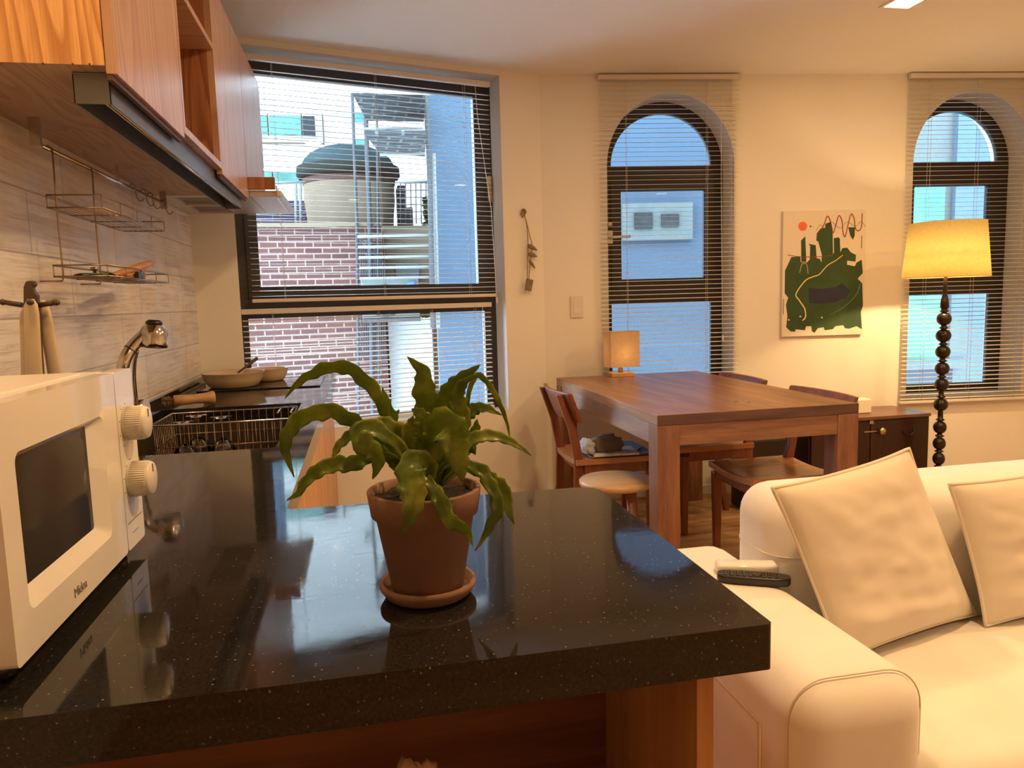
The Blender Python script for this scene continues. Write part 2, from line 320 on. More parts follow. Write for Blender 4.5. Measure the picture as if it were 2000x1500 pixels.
# ------------------------------------------------------------------ mesh helpers
class MB:
    def __init__(s): s.v = []; s.f = []; s.sm = []
    def add(s, vs, fs, smooth=False):
        o = len(s.v); s.v += [Vector(v) for v in vs]; s.f += [tuple(i+o for i in f) for f in fs]; s.sm += [smooth]*len(fs); return s
    def box(s, a, b, T=None):
        x0, y0, z0 = a; x1, y1, z1 = b
        vs = [Vector(p) for p in ((x0, y0, z0), (x1, y0, z0), (x1, y1, z0), (x0, y1, z0), (x0, y0, z1), (x1, y0, z1), (x1, y1, z1), (x0, y1, z1))]
        if T: vs = [T(v) for v in vs]
        return s.add(vs, [(0, 3, 2, 1), (4, 5, 6, 7), (0, 1, 5, 4), (1, 2, 6, 5), (2, 3, 7, 6), (3, 0, 4, 7)])
    def hexa(s, bot, top):
        """eight corners: bottom quad then top quad, same winding"""
        return s.add(list(bot)+list(top), [(0, 3, 2, 1), (4, 5, 6, 7), (0, 1, 5, 4), (1, 2, 6, 5), (2, 3, 7, 6), (3, 0, 4, 7)])
    def tube(s, pts, r, seg=8, closed=False, cap=True):
        pts = [Vector(p) for p in pts]; n = len(pts); rs = r if isinstance(r, (list, tuple)) else [r]*n
        o = len(s.v); prev = None
        for i, p in enumerate(pts):
            if closed: t = (pts[(i+1) % n]-pts[i-1])
            else: t = pts[min(i+1, n-1)]-pts[max(i-1, 0)]
            if t.length < 1e-9: t = Vector((0, 0, 1))
            t.normalize()
            a = prev if prev is not None else (Vector((0, 0, 1)) if abs(t.z) < 0.9 else Vector((1, 0, 0)))
            u = (a - t*a.dot(t))
            if u.length < 1e-6: u = t.orthogonal()
            u.normalize(); w = t.cross(u); prev = u
            for k in range(seg):
                an = 2*math.pi*k/seg; s.v.append(p + (u*math.cos(an)+w*math.sin(an))*rs[i])
        m = n if closed else n-1
        for i in range(m):
            for k in range(seg):
                a = o+i*seg+k; b = o+i*seg+(k+1) % seg; c = o+((i+1) % n)*seg+(k+1) % seg; d = o+((i+1) % n)*seg+k
                s.f.append((a, b, c, d)); s.sm.append(True)
        if cap and not closed:
            s.f.append(tuple(o+k for k in range(seg))[::-1]); s.sm.append(False)
            s.f.append(tuple(o+(n-1)*seg+k for k in range(seg))); s.sm.append(False)
        return s
    def lathe(s, prof, c=(0, 0, 0), seg=32, axis=None, cap=True, smooth=True):
        """prof: list of (r, h) along axis (default z)"""
        ax = Vector(axis).normalized() if axis else Vector((0, 0, 1)); u = ax.orthogonal().normalized() if axis else Vector((1, 0, 0)); w = ax.cross(u)
        c = Vector(c); o = len(s.v)
        for r, h in prof:
            for k in range(seg):
                a = 2*math.pi*k/seg; s.v.append(c+ax*h+(u*math.cos(a)+w*math.sin(a))*r)
        for i in range(len(prof)-1):
            for k in range(seg):
                s.f.append((o+i*seg+k, o+i*seg+(k+1) % seg, o+(i+1)*seg+(k+1) % seg, o+(i+1)*seg+k)); s.sm.append(smooth)
        if cap:
            if prof[0][0] > 1e-6: s.f.append(tuple(o+k for k in range(seg))[::-1]); s.sm.append(False)
            if prof[-1][0] > 1e-6: s.f.append(tuple(o+(len(prof)-1)*seg+k for k in range(seg))); s.sm.append(False)
        return s
    def grid(s, fn, nu, nv, smooth=True):
        o = len(s.v)
        for i in range(nu+1):
            for j in range(nv+1): s.v.append(Vector(fn(i/nu, j/nv)))
        for i in range(nu):
            for j in range(nv):
                a = o+i*(nv+1)+j; s.f.append((a, a+nv+1, a+nv+2, a+1)); s.sm.append(smooth)
        return s
    def build(s, name, mat, parent=None, bevel=0.0, seg=2, local=False, sub=0, solid=0.0, angle=40):
        me = bpy.data.meshes.new(name)
        off = parent_off(parent) if (parent is not None and not local) else Vector((0, 0, 0))
        me.from_pydata([tuple(v-off) for v in s.v], [], s.f)
        me.polygons.foreach_set('use_smooth', s.sm); me.validate(); me.update()
        o = bpy.data.objects.new(name, me); COL.objects.link(o); me.materials.append(mat)
        if parent is not None: o.parent = parent
        if solid:
            m = o.modifiers.new('solid', 'SOLIDIFY'); m.thickness = solid; m.offset = 0
        if bevel:
            m = o.modifiers.new('bevel', 'BEVEL'); m.width = bevel; m.segments = seg; m.limit_method = 'ANGLE'; m.angle_limit = math.radians(angle)
            if seg > 2:
                for p in me.polygons: p.use_smooth = True
        if sub:
            m = o.modifiers.new('sub', 'SUBSURF'); m.levels = sub; m.render_levels = sub
        return o
def parent_off(p):
    v = Vector((0, 0, 0))
    while p is not None: v += p.location; p = p.parent
    return v
def thing(name, label, cat, loc=(0, 0, 0), group=None, rz=0):
    o = bpy.data.objects.new(name, None); COL.objects.link(o); o.location = loc; o.rotation_euler = (0, 0, rz); o.empty_display_size = 0.05
    o['label'] = label; o['category'] = cat
    if group: o['group'] = group
    return o
def tag(o, label, cat, group=None):
    o['label'] = label; o['category'] = cat
    if group: o['group'] = group
    return o
def struct(o): o['kind'] = 'structure'; return o
def copy_tree(o, parent=None):
    c = o.copy(); COL.objects.link(c)
    if parent is not None: c.parent = parent
    for ch in [x for x in bpy.data.objects if x.parent == o and x != c]: copy_tree(ch, c)
    return c
def spline(pts, n):
    """Catmull-Rom through pts"""
    P = [Vector(p) for p in pts]; P = [P[0]*2-P[1]] + P + [P[-1]*2-P[-2]]; out = []
    m = len(P)-3
    for i in range(n+1):
        t = i/n*m; k = min(int(t), m-1); t -= k
        a, b, c, d = P[k:k+4]
        out.append(0.5*((2*b)+(c-a)*t+(2*a-5*b+4*c-d)*t*t+(3*b-a-3*c+d)*t**3))
    return out
def outline_mb(outer, holes, T, w0, w1):
    """flat plate with holes: 2-d outlines (u, v), mapped by T(u, v, w)"""
    cu = bpy.data.curves.new('tmp', 'CURVE'); cu.dimensions = '2D'; cu.fill_mode = 'BOTH'; cu.extrude = 0.5
    for loop in [outer]+list(holes):
        sp = cu.splines.new('POLY'); sp.points.add(len(loop)-1); sp.use_cyclic_u = True
        for p, q in zip(sp.points, loop): p.co = (q[0], q[1], 0, 1)
    ob = bpy.data.objects.new('tmp', cu); COL.objects.link(ob)
    dg = bpy.context.evaluated_depsgraph_get(); me = ob.evaluated_get(dg).to_mesh()
    mb = MB(); vs = [T(v.co.x, v.co.y, w0+(v.co.z+0.5)*(w1-w0)) for v in me.vertices]
    mb.add(vs, [tuple(p.vertices) for p in me.polygons])
    ob.evaluated_get(dg).to_mesh_clear(); bpy.data.objects.remove(ob); bpy.data.curves.remove(cu)
    return mb
def text_mb(txt, size, T, depth=0.0006):
    cu = bpy.data.curves.new('tmp', 'FONT'); cu.body = txt; cu.size = size; cu.extrude = depth/2; cu.align_x = 'CENTER'; cu.align_y = 'CENTER'
    ob = bpy.data.objects.new('tmp', cu); COL.objects.link(ob)
    dg = bpy.context.evaluated_depsgraph_get(); me = ob.evaluated_get(dg).to_mesh()
    mb = MB(); mb.add([T(v.co.x, v.co.y, v.co.z) for v in me.vertices], [tuple(p.vertices) for p in me.polygons])
    ob.evaluated_get(dg).to_mesh_clear(); bpy.data.objects.remove(ob); bpy.data.curves.remove(cu)
    return mb
def rect(u0, v0, u1, v1): return [(u0, v0), (u1, v0), (u1, v1), (u0, v1)]

# ------------------------------------------------------------------ room frame
CEIL = 2.447
TW, TA = 0.26696, -0.11853
eW = Vector((math.cos(TW), math.sin(TW), 0)); nW = Vector((-math.sin(TW), math.cos(TW), 0)); cW = 3.744
eA = Vector((math.cos(TA), math.sin(TA), 0)); nA = Vector((-math.sin(TA), math.cos(TA), 0)); cA = 4.262
def TWf(u, z, w): return eW*u + nW*(cW+w) + Vector((0, 0, z))
def TAf(u, z, w): return eA*u + nA*(cA+w) + Vector((0, 0, z))
XL, XR, YN = -0.748, 4.55, -1.9

def arch(u0, u1, z0, zs, zt, n=28):
    c = (u0+u1)/2; a = (u1-u0)/2; b = zt-zs
    return [(u0, z0), (u1, z0)] + [(c+a*math.cos(math.pi*k/n), zs+b*math.sin(math.pi*k/n)) for k in range(n+1)]
W1 = (0.443, 0.574, 1.862, 2.424)
A1 = (0.921, 1.676); A2 = (2.761, 3.513); AZ = (0.538, 1.945, 2.349)

MB().box((XL-0.3, YN-0.2, -0.1), (XR+0.3, 5.0, 0)).build('floor', M['floor'])
struct(bpy.data.objects['floor'])
struct(MB().box((XL-0.3, YN-0.2, CEIL), (XR+0.3, 4.62, CEIL+0.12)).build('ceiling', M['ceil']))
struct(MB().box((XL-0.2, YN, 0), (XL, 3.9, CEIL)).build('wall_left', M['tile']))
struct(MB().box((XR, YN, 0), (XR+0.15, 3.95, CEIL)).build('wall_right', M['wall']))
struct(MB().box((XL-0.2, YN-0.15, 0), (XR+0.15, YN, CEIL)).build('wall_near', M['wall']))
struct(outline_mb(rect(0.05, 0, 2.25, CEIL+0.03), [rect(*W1)], TWf, 0, 0.20).build('wall_window', M['wall']))
struct(outline_mb(rect(0.40, 0, 4.40, CEIL+0.03), [arch(A1[0], A1[1], *AZ), arch(A2[0], A2[1], *AZ)], TAf, 0, 0.34).build('wall_far', M['wall']))
struct(outline_mb(rect(0.56, 0, 4.25, 0.055), [], TAf, -0.010, -0.001).build('baseboard_far', M['wall']))

def wbox(T, u0, z0, w0, u1, z1, w1): return MB().box((u0, z0, w0), (u1, z1, w1), lambda v: T(v.x, v.y, v.z))
# kitchen window
fr = struct(outline_mb(rect(W1[0]-0.0, W1[1], W1[2], W1[3]), [rect(0.560, 1.300, 1.755, 2.330), rect(0.49, 0.60, 1.785, 1.144)], TWf, 0.128, 0.165).build('window_1', M['frame']))
def child(o, p): return o
outline_mb(rect(0.50, 1.235, 1.82, 2.39), [rect(0.548, 1.290, 1.750, 2.335)], TWf, 0.120, 0.128).build('sash', M['frame'], fr, bevel=0.003)
wbox(TWf, 0.50, 1.26, 0.140, 1.80, 2.35, 0.144).build('glass_pane', M['glass'], fr)
wbox(TWf, 0.47, 0.59, 0.140, 1.80, 1.16, 0.144).build('glass_pane', M['glass'], fr)
h = wbox(TWf, 1.818, 1.76, 0.100, 1.842, 1.90, 0.120).build('handle', M['brass'], fr, bevel=0.004)
# sill board
struct(wbox(TWf, W1[0], W1[1]-0.002, 0.0, W1[2], W1[1]+0.004, 0.128).build('trim_1', M['reveal']))
struct(wbox(TWf, W1[2]-0.004, W1[1]+0.004, 0.0, W1[2]+0.001, W1[3]-0.004, 0.128).build('trim_2', M['reveal']))
struct(wbox(TWf, W1[0], W1[3]-0.004, 0.0, W1[2], W1[3]+0.001, 0.128).build('trim_3', M['reveal']))

def arch_ring(u0, u1, w0, w1, t, name):
    """white painted lining of an arched opening"""
    o = arch(u0, u1, *AZ); i = arch(u0+t, u1-t, AZ[0]+t, AZ[1], AZ[2]-t)
    return struct(outline_mb(o, [i], TAf, w0, w1).build(name, M['reveal']))
arch_ring(A1[0]-0.001, A1[1]+0.001, 0.0, 0.185, 0.004, 'trim_4')
arch_ring(A2[0]-0.001, A2[1]+0.001, 0.0, 0.185, 0.004, 'trim_5')
def arch_window(n, U, mid, low):
    u0, u1 = U; d = 0.066
    outer = arch(u0+0.003, u1-0.003, AZ[0]+0.003, AZ[1], AZ[2]-0.003)
    up = arch(u0+d, u1-d-0.008, 1.975, 1.976, AZ[2]-d-0.004)[0:]
    f = struct(outline_mb(outer, [up, rect(mid[0], 1.306, mid[1], 1.83), rect(low[0], 0.592, low[1], 1.16)], TAf, 0.187, 0.222).build('window_%d' % n, M['frame']))
    outline_mb(rect(mid[0]-0.062, 1.245, mid[1]+0.062, 1.885), [rect(mid[0]-0.002, 1.304, mid[1]+0.002, 1.832)], TAf, 0.172, 0.187).build('sash', M['frame'], f, bevel=0.003)
    outline_mb(arch(u0+0.03, u1-0.03, 1.96, 1.98, AZ[2]-0.03), [], TAf, 0.200, 0.204).build('glass_pane', M['glass'], f)
    wbox(TAf, mid[0]-0.02, 1.29, 0.200, mid[1]+0.02, 1.85, 0.204).build('glass_pane', M['glass'], f)
    wbox(TAf, low[0]-0.02, 0.57, 0.200, low[1]+0.02, 1.18, 0.204).build('glass_pane', M['glass'], f)
    h = wbox(TAf, u0+0.040, 1.52, 0.165, u0+0.070, 1.60, 0.172).build('handle', M['bright_wire'], f, bevel=0.003)
    MB().tube([TAf(u0+0.055, 1.555, 0.165), TAf(u0+0.055, 1.555, 0.125), TAf(u0+0.075, 1.556, 0.12), TAf(u0+0.165, 1.558, 0.12)], 0.008, 8).build('lever', M['rail'], h)
    wbox(TAf, u0+0.042, 1.625, 0.165, u0+0.066, 1.648, 0.172).build('lock', M['bright_wire'], f, bevel=0.002)
arch_window(2, A1, (1.045, 1.562), (0.983, 1.606))
arch_window(3, A2, (2.890, 3.385), (2.835, 3.425))

# ------------------------------------------------------------------ exterior (built at its own distance)
def ebox(name, mat, p0, p1, y0, y1, parent=None, bevel=0):
    """box whose near face at depth y0 runs between two photo places"""
    a = at(p0[0], p0[1], y=y0); b = at(p1[0], p1[1], y=y0); b.x = at(p1[0], p0[1], y=y0).x
    return MB().box((min(a.x, b.x), y0, min(a.z, b.z)), (max(a.x, b.x), y1, max(a.z, b.z))).build(name, mat, parent, bevel=bevel)
# white apartment block far behind
ab = tag(MB().box((-7, 16, -6), (2.6, 20, 9)).build('apartment_block', M['ext_white']), 'white rendered apartment block with teal windows behind the domed tank', 'building')
def far_window(x0, y0, x1, y1, mat, fill=True):
    w = ebox('window_surround', M['ext_white'], (x0-3, y0-4), (x1+3, y1+4), 15.95, 16.0, ab)
    ebox('window_glass', mat, (x0, y0), (x1, y1), 15.90, 15.96, w)
far_window(496, 224, 520, 262, M['ext_teal']); far_window(524, 224, 586, 264, M['ext_teal']); far_window(590, 226, 614, 265, M['ext_dark'])
far_window(690, 219, 716, 238, M['ext_teal']); far_window(692, 271, 713, 286, M['ext_teal'])
far_window(502, 333, 530, 354, M['ext_teal']); far_window(534, 336, 585, 358, M['ext_teal']); far_window(667, 168, 684, 180, M['ext_teal'])
ebox('drain_line', M['ext_pipe'], (628, 222), (631, 282), 15.9, 15.96, ab)
ebox('ledge', M['ext_tan'], (492, 277), (632, 279), 15.85, 16.0, ab)
ebox('ledge', M['ext_white'], (498, 356), (600, 361), 15.6, 16.0, ab)
bl = tag(ebox('blue_tower', M['ext_blue2'], (440, 100), (487, 1100), 13, 14), 'narrow blue tower at the left edge behind the kitchen window', 'building')
ebox('window_glass', M['ext_teal'], (481, 300), (487, 355), 12.97, 13.0, bl)
ebox('window_glass', M['ext_teal'], (474, 216), (482, 226), 12.97, 13.0, bl)
# tank with dome
tk = thing('rooftop_tank', 'round tan rooftop tank with a slate blue domed cap above the brick wall', 'water tank', at(686, 438, y=10.8))
c = at(686, 438, y=10.8); r = (at(775, 400, y=10.8)-at(598, 400, y=10.8)).x/2; hz = at(686, 345, y=10.8).z-c.z
MB().lathe([(r*0.93, 2.04-c.z), (r*0.96, 0.1), (r, 0.3), (r, hz*0.85), (r*1.0, hz)], c, 40).build('drum', M['ext_tan'], tk)
MB().lathe([(r*1.01, hz*0.80), (r*1.02, hz*0.82), (r*1.02, hz*1.12), (r, hz*1.13)], c, 40).build('band', M['ext_band'], tk)
dz = at(686, 330, y=10.8).z-c.z; dt = at(686, 284, y=10.8).z-c.z
MB().lathe([(r*1.08, dz-0.16), (r*1.14, dz-0.10), (r*1.13, dz)], c, 40).build('rim', M['ext_rim'], tk)
MB().lathe([(r*1.10, dz)]+[(r*1.02*math.cos(a), dz+(dt-dz)*math.sin(a)) for a in [i*math.pi/2/8 for i in range(9)]], c, 40).build('dome', M['ext_dome'], tk)
st = tag(ebox('roof_wall', M['ext_brick_far'], (485, 392), (600, 470), 11.5, 12.2), 'violet brick roof parapet left of the round tank', 'wall')
gr = tag(ebox('dark_bin', M['ext_dark'], (776, 362), (792, 470), 11.0, 11.5), 'dark tall roof vent just right of the round tank', 'vent')
tag(ebox('roof_crate', M['ext_dark'], (793, 405), (806, 470), 11.0, 11.5), 'low dark crate on the roof terrace beside the tall vent', 'crate')
# brick house and stucco house
bh = tag(ebox('brick_house', M['ext_brick'], (300, 440), (745, 1400), 8.0, 12.4), 'red brick house wall with pale mortar filling the lower kitchen window', 'building')
ebox('coping', M['ext_tan'], (300, 437), (745, 441), 7.92, 8.2, bh)
sh = tag(ebox('stucco_house', M['ext_tan'], (747, 441), (846, 1400), 8.4, 9.7), 'tan stucco house wall right of the brick house', 'building')
ebox('lower_wall', M['ext_white'], (757, 618), (843, 1300), 8.3, 8.42, sh)
# blue grey neighbour (parallel to the far wall)
gx = at(845, 400, y=6.7).x
def TG(x, y, z): return eA*(x) + nA*(y) + Vector((0, 0, z))
g0 = Vector((gx, 6.7, 0)); ug = g0.dot(eA); vg = g0.dot(nA)
gb = tag(MB().box((ug, vg, -6), (ug+12, vg+5, 9), lambda v: TG(v.x, v.y, v.z)).build('blue_grey_building', M['ext_blue']), 'blue grey rendered building seen close through the arched windows', 'building')
def gpatch(name, mat, px0, py0, px1, py1, out=0.03, parent=gb):
    def hit(px, py):
        d = at(px, py, y=1)-Vector((0, 0, CAM_H)); t = vg/(d.dot(nA)); return Vector((0, 0, CAM_H))+d*t
    a, b = hit(px0, py0), hit(px1, py1)
    return MB().box((a.dot(eA), vg-out, min(a.z, b.z)), (b.dot(eA), vg+0.01, max(a.z, b.z)), lambda v: TG(v.x, v.y, v.z)).build(name, mat, parent)
gw = gpatch('window_surround', M['ext_ac'], 1213, 398, 1350, 468, 0.05)
gpatch('window_glass', M['ext_dark'], 1236, 417, 1271, 447, 0.07, gw); gpatch('window_glass', M['ext_dark'], 1288, 420, 1322, 443, 0.07, gw)
gpatch('window_surround', M['ext_ac'], 1722, 130, 1850, 712, 0.06); gpatch('window_glass', M['ext_teal'], 1700, 368, 1822, 700, 0.09)
gpatch('drain_pipe', M['ext_blue2'], 1862, 60, 1872, 705, 0.12); gpatch('pilaster', M['ext_blue2'], 1880, 60, 1908, 1100, 0.05)
gpatch('ledge', M['ext_blue2'], 1640, 708, 1866, 716, 0.15)
# fire escape with two grated landings
fe = thing('fire_escape', 'grey steel fire escape with grated landings and white rails beside the blue wall', 'fire escape', at(770, 575, y=6.4))
def landing(pts, th=0.03):
    mb = MB(); vs = [Vector(p) for p in pts]; mb.hexa(vs, [v+Vector((0, 0, th)) for v in vs]); return mb
yn, yf = 5.9, 7.6
def quad_land(pA, pB, pC, pD, ya, yb): return [at(*pA, y=ya), at(*pB, y=ya), at(*pC, y=yb), at(*pD, y=yb)]
landing(quad_land((682, 172), (832, 172), (828, 238), (716, 236), 5.9, 7.2)).build('landing', M['ext_grate'], fe)
landing(quad_land((712, 262), (832, 262), (830, 306), (742, 300), 5.9, 7.0)).build('landing', M['ext_grate'], fe)
for q in ((700, 183, 828, 181), (712, 252, 826, 250), (742, 302, 830, 300)):
    MB().tube([at(q[0], q[1], y=6.3), at(q[2], q[3], y=6.3)], 0.012, 8).build('rail', M['ext_rail'], fe)
for k in range(6):
    yy = 462+k*20.5
    MB().tube([at(698+k*1.2, yy, y=6.5), at(848+k*0.5, yy-3, y=6.5)], 0.011, 8).build('rung', M['ext_rail'], fe)
for px in (833,): MB().tube([at(px-4, 120, y=6.5), at(px+6, 330, y=6.5), at(px+13, 640, y=6.5)], 0.024, 10).build('post', M['ext_pipe'], fe)
MB().tube([at(847, 300, y=6.55), at(856, 640, y=6.55)], 0.018, 10).build('post', M['ext_rail'], fe)
for (a, b, c_, rr) in ((684, 697, 703, 0.016), (712, 722, 733, 0.024), (736, 738, 741, 0.012)):
    y0 = 170 if a == 684 else 250 if a == 712 else 300
    tag(MB().tube([at(a, y0-90, y=7.88), at(b, 440, y=7.88), at(c_+2, 1300, y=7.88)], rr, 10).build('drain_pipe', M['ext_pipe']),
        {684: 'thin grey drain pipe, leftmost beside the brick wall', 712: 'thick grey drain pipe, middle of the three by the brick wall', 736: 'thin grey conduit nearest the tan stucco wall'}[a], 'pipe', 'pipes on the brick house')
# terrace rails behind
tr = thing('roof_railing', 'pale roof terrace railing in front of the teal windows left of the tank', 'railing', at(560, 436, y=10.2))
MB().tube([at(487, 358, y=10.2), at(596, 356, y=10.2)], 0.02, 8).build('top_rail', M['ext_rail'], tr)
for p in (577, 586): MB().tube([at(p, 358, y=10.2), at(p+2, 440, y=10.2)], 0.022, 8).build('post', M['ext_rail'], tr)
for p in (399, 408, 418, 428): MB().tube([at(490, p, y=10.2), at(596, p-1, y=10.2)], 0.008, 6).build('wire', M['ext_rail'], tr)
tr = thing('roof_railing', 'wire mesh roof railing between the dark vent and the blue wall', 'railing', at(820, 436, y=9.9))
MB().tube([at(772, 356, y=9.9), at(850, 355, y=9.9)], 0.018, 8).build('top_rail', M['ext_rail'], tr)
mb = MB()
for k in range(7): mb.tube([at(782+k*10, 356, y=9.9), at(783+k*10, 438, y=9.9)], 0.008, 6)
for k in range(5): mb.tube([at(776, 372+k*14, y=9.9), at(850, 371+k*14, y=9.9)], 0.006, 6)
mb.build('mesh_infill', M['ext_pipe'], tr)
mb = MB()
for k in range(60):
    p = at(random.uniform(828, 843), random.uniform(385, 442), y=9.4); n_ = Vector((random.uniform(-1, 1), random.uniform(-1, 1), random.uniform(-1, 1))).normalized()*0.05; o_ = n_.orthogonal().normalized()*0.035
    mb.add([p-n_, p+o_, p+n_, p-o_], [(0, 1, 2, 3)])
tag(mb.build('terrace_plant', M['ext_green']), 'small green plant at the roof terrace edge by the blue wall', 'plant')
# air conditioners
ac = thing('air_conditioner', 'white outdoor air conditioner with round fan and blue oval logo', 'air conditioner', at(760, 620, y=7.2))
ebox('housing', M['ext_ac'], (704, 545), (818, 622), 7.3, 7.70, ac, bevel=0.01)
ebox('wall_bracket', M['ext_pipe'], (708, 622), (822, 627), 7.3, 7.998, ac)
c = at(752, 588, y=7.29)
fan = MB().lathe([(0.0, 0.0), (0.155, 0.0), (0.16, 0.01), (0.16, 0.03)], c, 28, axis=(0, 1, 0)).build('fan_grille', M['ext_fan'], ac)
mb = MB()
for k in range(10):
    a = 2*math.pi*k/10; mb.tube([c+Vector((0, -0.006, 0)), c+Vector((0.155*math.cos(a), -0.006, 0.155*math.sin(a)))], 0.003, 4)
mb.build('spokes', M['ext_rail'], fan)
c = at(804, 553, y=7.285)
lg = MB().lathe([(0.001, 0), (0.045, 0.0), (0.045, 0.006)], (0, 0, 0), 28, axis=(0, 1, 0))
lg.v = [Vector((v.x*1.0, v.y, v.z*0.36)) for v in lg.v]
ca, sa = math.cos(0.2), math.sin(0.2); lg.v = [Vector((v.x*ca-v.z*sa, v.y, v.x*sa+v.z*ca))+c for v in lg.v]
lo = lg.build('logo', M['ext_logo'], ac)
text_mb('SAMSUNG', 0.015, lambda x, y, z: c+Vector((x*ca-y*sa, -0.004-z, x*sa+y*ca))).build('lettering', M['ext_rail'], lo)
ac2 = tag(ebox('electric_box', M['ext_ac'], (772, 515), (819, 543), 8.15, 8.395, bevel=0.01), 'pale utility box on the tan stucco wall above the air conditioner', 'box')
st = thing('metal_stairs', 'dark metal lattice stair beside the brick wall behind the white rungs', 'stairs', at(730, 600, y=7.7))
mb = MB()
for k in range(12): mb.tube([at(705+k*4.2, 470+k*4, y=7.88), at(706+k*4.2, 700, y=7.88)], 0.007, 5)
mb.build('balusters', M['ext_mesh'], st)
MB().tube([at(702, 468, y=7.88), at(750, 512, y=7.88)], 0.015, 6).build('handrail', M['ext_mesh'], st)
mb = MB()
for k in range(90):
    p = at(random.uniform(760, 840), random.uniform(608, 618), y=8.2); n_ = Vector((random.uniform(-1, 1), random.uniform(-1, 1), random.uniform(-1, 1))).normalized()*0.04; o_ = n_.orthogonal().normalized()*0.03
    mb.add([p-n_, p+o_, p+n_, p-o_], [(0, 1, 2, 3)])
tag(mb.build('ledge_greenery', M['ext_green']), 'strip of green weeds on the ledge below the air conditioner', 'plant')

# ------------------------------------------------------------------ blinds
def blind(label, T, u0, u1, z0, z1, w, tilt, pitch=0.026, cords=(), pull=None, lo_u=None, bow=0.0):
    root = thing('venetian_blind', label, 'blind', T((u0+u1)/2, z0, w), 'ivory venetian blinds')
    wbox(T, u0, z1-0.026, w-0.014, u1, z1, w+0.014).build('headrail', M['rail'], root, bevel=0.002)
    wbox(T, u0, z0, w-0.013, u1, z0+0.018, w+0.013).build('bottom_rail', M['rail'], root, bevel=0.004)
    mb = MB(); n = int((z1-0.036-z0-0.02)/pitch); hw = 0.0125
    for k in range(n):
        z = z0+0.030+pitch*k
        t = tilt(z) if callable(tilt) else tilt
        jit = random.uniform(-0.025, 0.025); t += jit
        cx, sx = math.cos(t)*hw, math.sin(t)*hw
        ua, ub = u0+0.004+random.uniform(-0.001, 0.001), u1-0.004
        prof = [(-cx, -sx), (0.0, 0.0016), (cx, sx)]
        N = 6 if bow else 1
        o = len(mb.v)
        for j in range(N+1):
            uu = ua+(ub-ua)*j/N; dz = bow*math.sin(math.pi*j/N)*math.sin(z*7)
            for (a, b) in prof: mb.v.append(T(uu, z+b+dz, w+a))
            for (a, b) in prof[::-1]: mb.v.append(T(uu, z+b+dz-0.0006, w+a))
        for j in range(N):
            for q in range(6):
                a = o+j*6+q; b = o+j*6+(q+1) % 6; mb.f.append((a, b, b+6, a+6)); mb.sm.append(False)
        mb.f.append(tuple(o+q for q in range(6))); mb.sm.append(False); mb.f.append(tuple(o+N*6+q for q in range(6))[::-1]); mb.sm.append(False)
    mb.build('slats', M['slat'], root)
    for cu in cords:
        m = MB()
        for dw in (-0.0135, 0.0135): m.tube([T(cu, z1-0.03, w+dw), T(cu, z0+0.012, w+dw)], 0.0009, 5)
        m.build('ladder_cord', M['rail'], root)
    if pull:
        c = MB().tube(pull, 0.0016, 6).build('pull_cord', M['rail'], root)
        MB().lathe([(0.002, 0.012), (0.005, 0.0), (0.006, -0.022), (0.003, -0.026)], pull[-1], 10).build('tassel', M['rail'], c)
    return root
blind('ivory venetian blind over the upper pane of the kitchen window', TWf, 0.502, 1.812, 1.222, 2.388, 0.035, lambda z: 0.09+0.02*math.sin(z*9),
      cords=(0.66, 1.17, 1.66), pull=[TWf(1.72, 2.355, 0.018), TWf(1.725, 2.20, 0.012), TWf(1.79, 1.7, 0.010), TWf(1.806, 1.30, 0.012), TWf(1.81, 1.21, 0.015)])
blind('ivory venetian blind over the lower pane of the kitchen window', TWf, 0.452, 1.800, 0.585, 1.192, 0.075, 0.17,
      cords=(0.60, 1.14, 1.44, 1.70), pull=[TWf(1.74, 1.165, 0.058), TWf(1.745, 0.95, 0.052), TWf(1.75, 0.72, 0.052)])
blind('ivory venetian blind on the arched window behind the dining table', TAf, 0.872, 1.698, 0.505, 2.438, -0.030, lambda z: 0.12+0.02*math.sin(z*7),
      cords=(1.03, 1.50, 1.64), pull=[TAf(1.575, 2.41, -0.047), TAf(1.577, 1.8, -0.05), TAf(1.585, 1.2, -0.05), TAf(1.59, 0.95, -0.05)])
blind('ivory venetian blind on the arched window behind the floor lamp', TAf, 2.705, 3.560, 0.505, 2.441, -0.030, lambda z: 0.12+0.02*math.sin(z*7),
      cords=(2.84, 3.14, 3.43), pull=[TAf(3.47, 2.41, -0.047), TAf(3.47, 1.8, -0.05), TAf(3.475, 1.2, -0.05)])

# ------------------------------------------------------------------ worktop, base units, sink
def yw(x, w): return (cW+w-nW.x*x)/nW.y
def round_corner(c, r, a0, a1, n=5): return [(c[0]+r*math.cos(a0+(a1-a0)*k/n), c[1]+r*math.sin(a0+(a1-a0)*k/n)) for k in range(n+1)]
CT, CB = 0.85, 0.799
outer = [(XL+0.001, 0.681)]+round_corner((0.408, 0.687), 0.006, -math.pi/2, 0)+round_corner((0.375, 1.252), 0.04, 0, math.pi/2)+[(-0.135, 1.300), (-0.143, 1.308), (-0.143, yw(-0.143, 0.06)), (-0.552, yw(-0.552, 0.06)), (-0.552, yw(-0.552, -0.002)), (XL+0.001, yw(XL, -0.002))]
SX0, SX1, SY0, SY1 = -0.700, -0.226, 1.900, 2.760
outline_mb(outer, [rect(SX0, SY0, SX1, SY1)], lambda u, v, w: Vector((u, v, w)), CB, CT).build('worktop', M['stone'], bevel=0.003)
tag(bpy.data.objects['worktop'], 'L-shaped black speckled stone worktop running from peninsula to window', 'worktop')
MB().box((XL+0.001, 1.3, CT), (XL+0.018, yw(XL, -0.01), CT+0.035)).build('upstand', M['stone'], bpy.data.objects['worktop'], bevel=0.002)
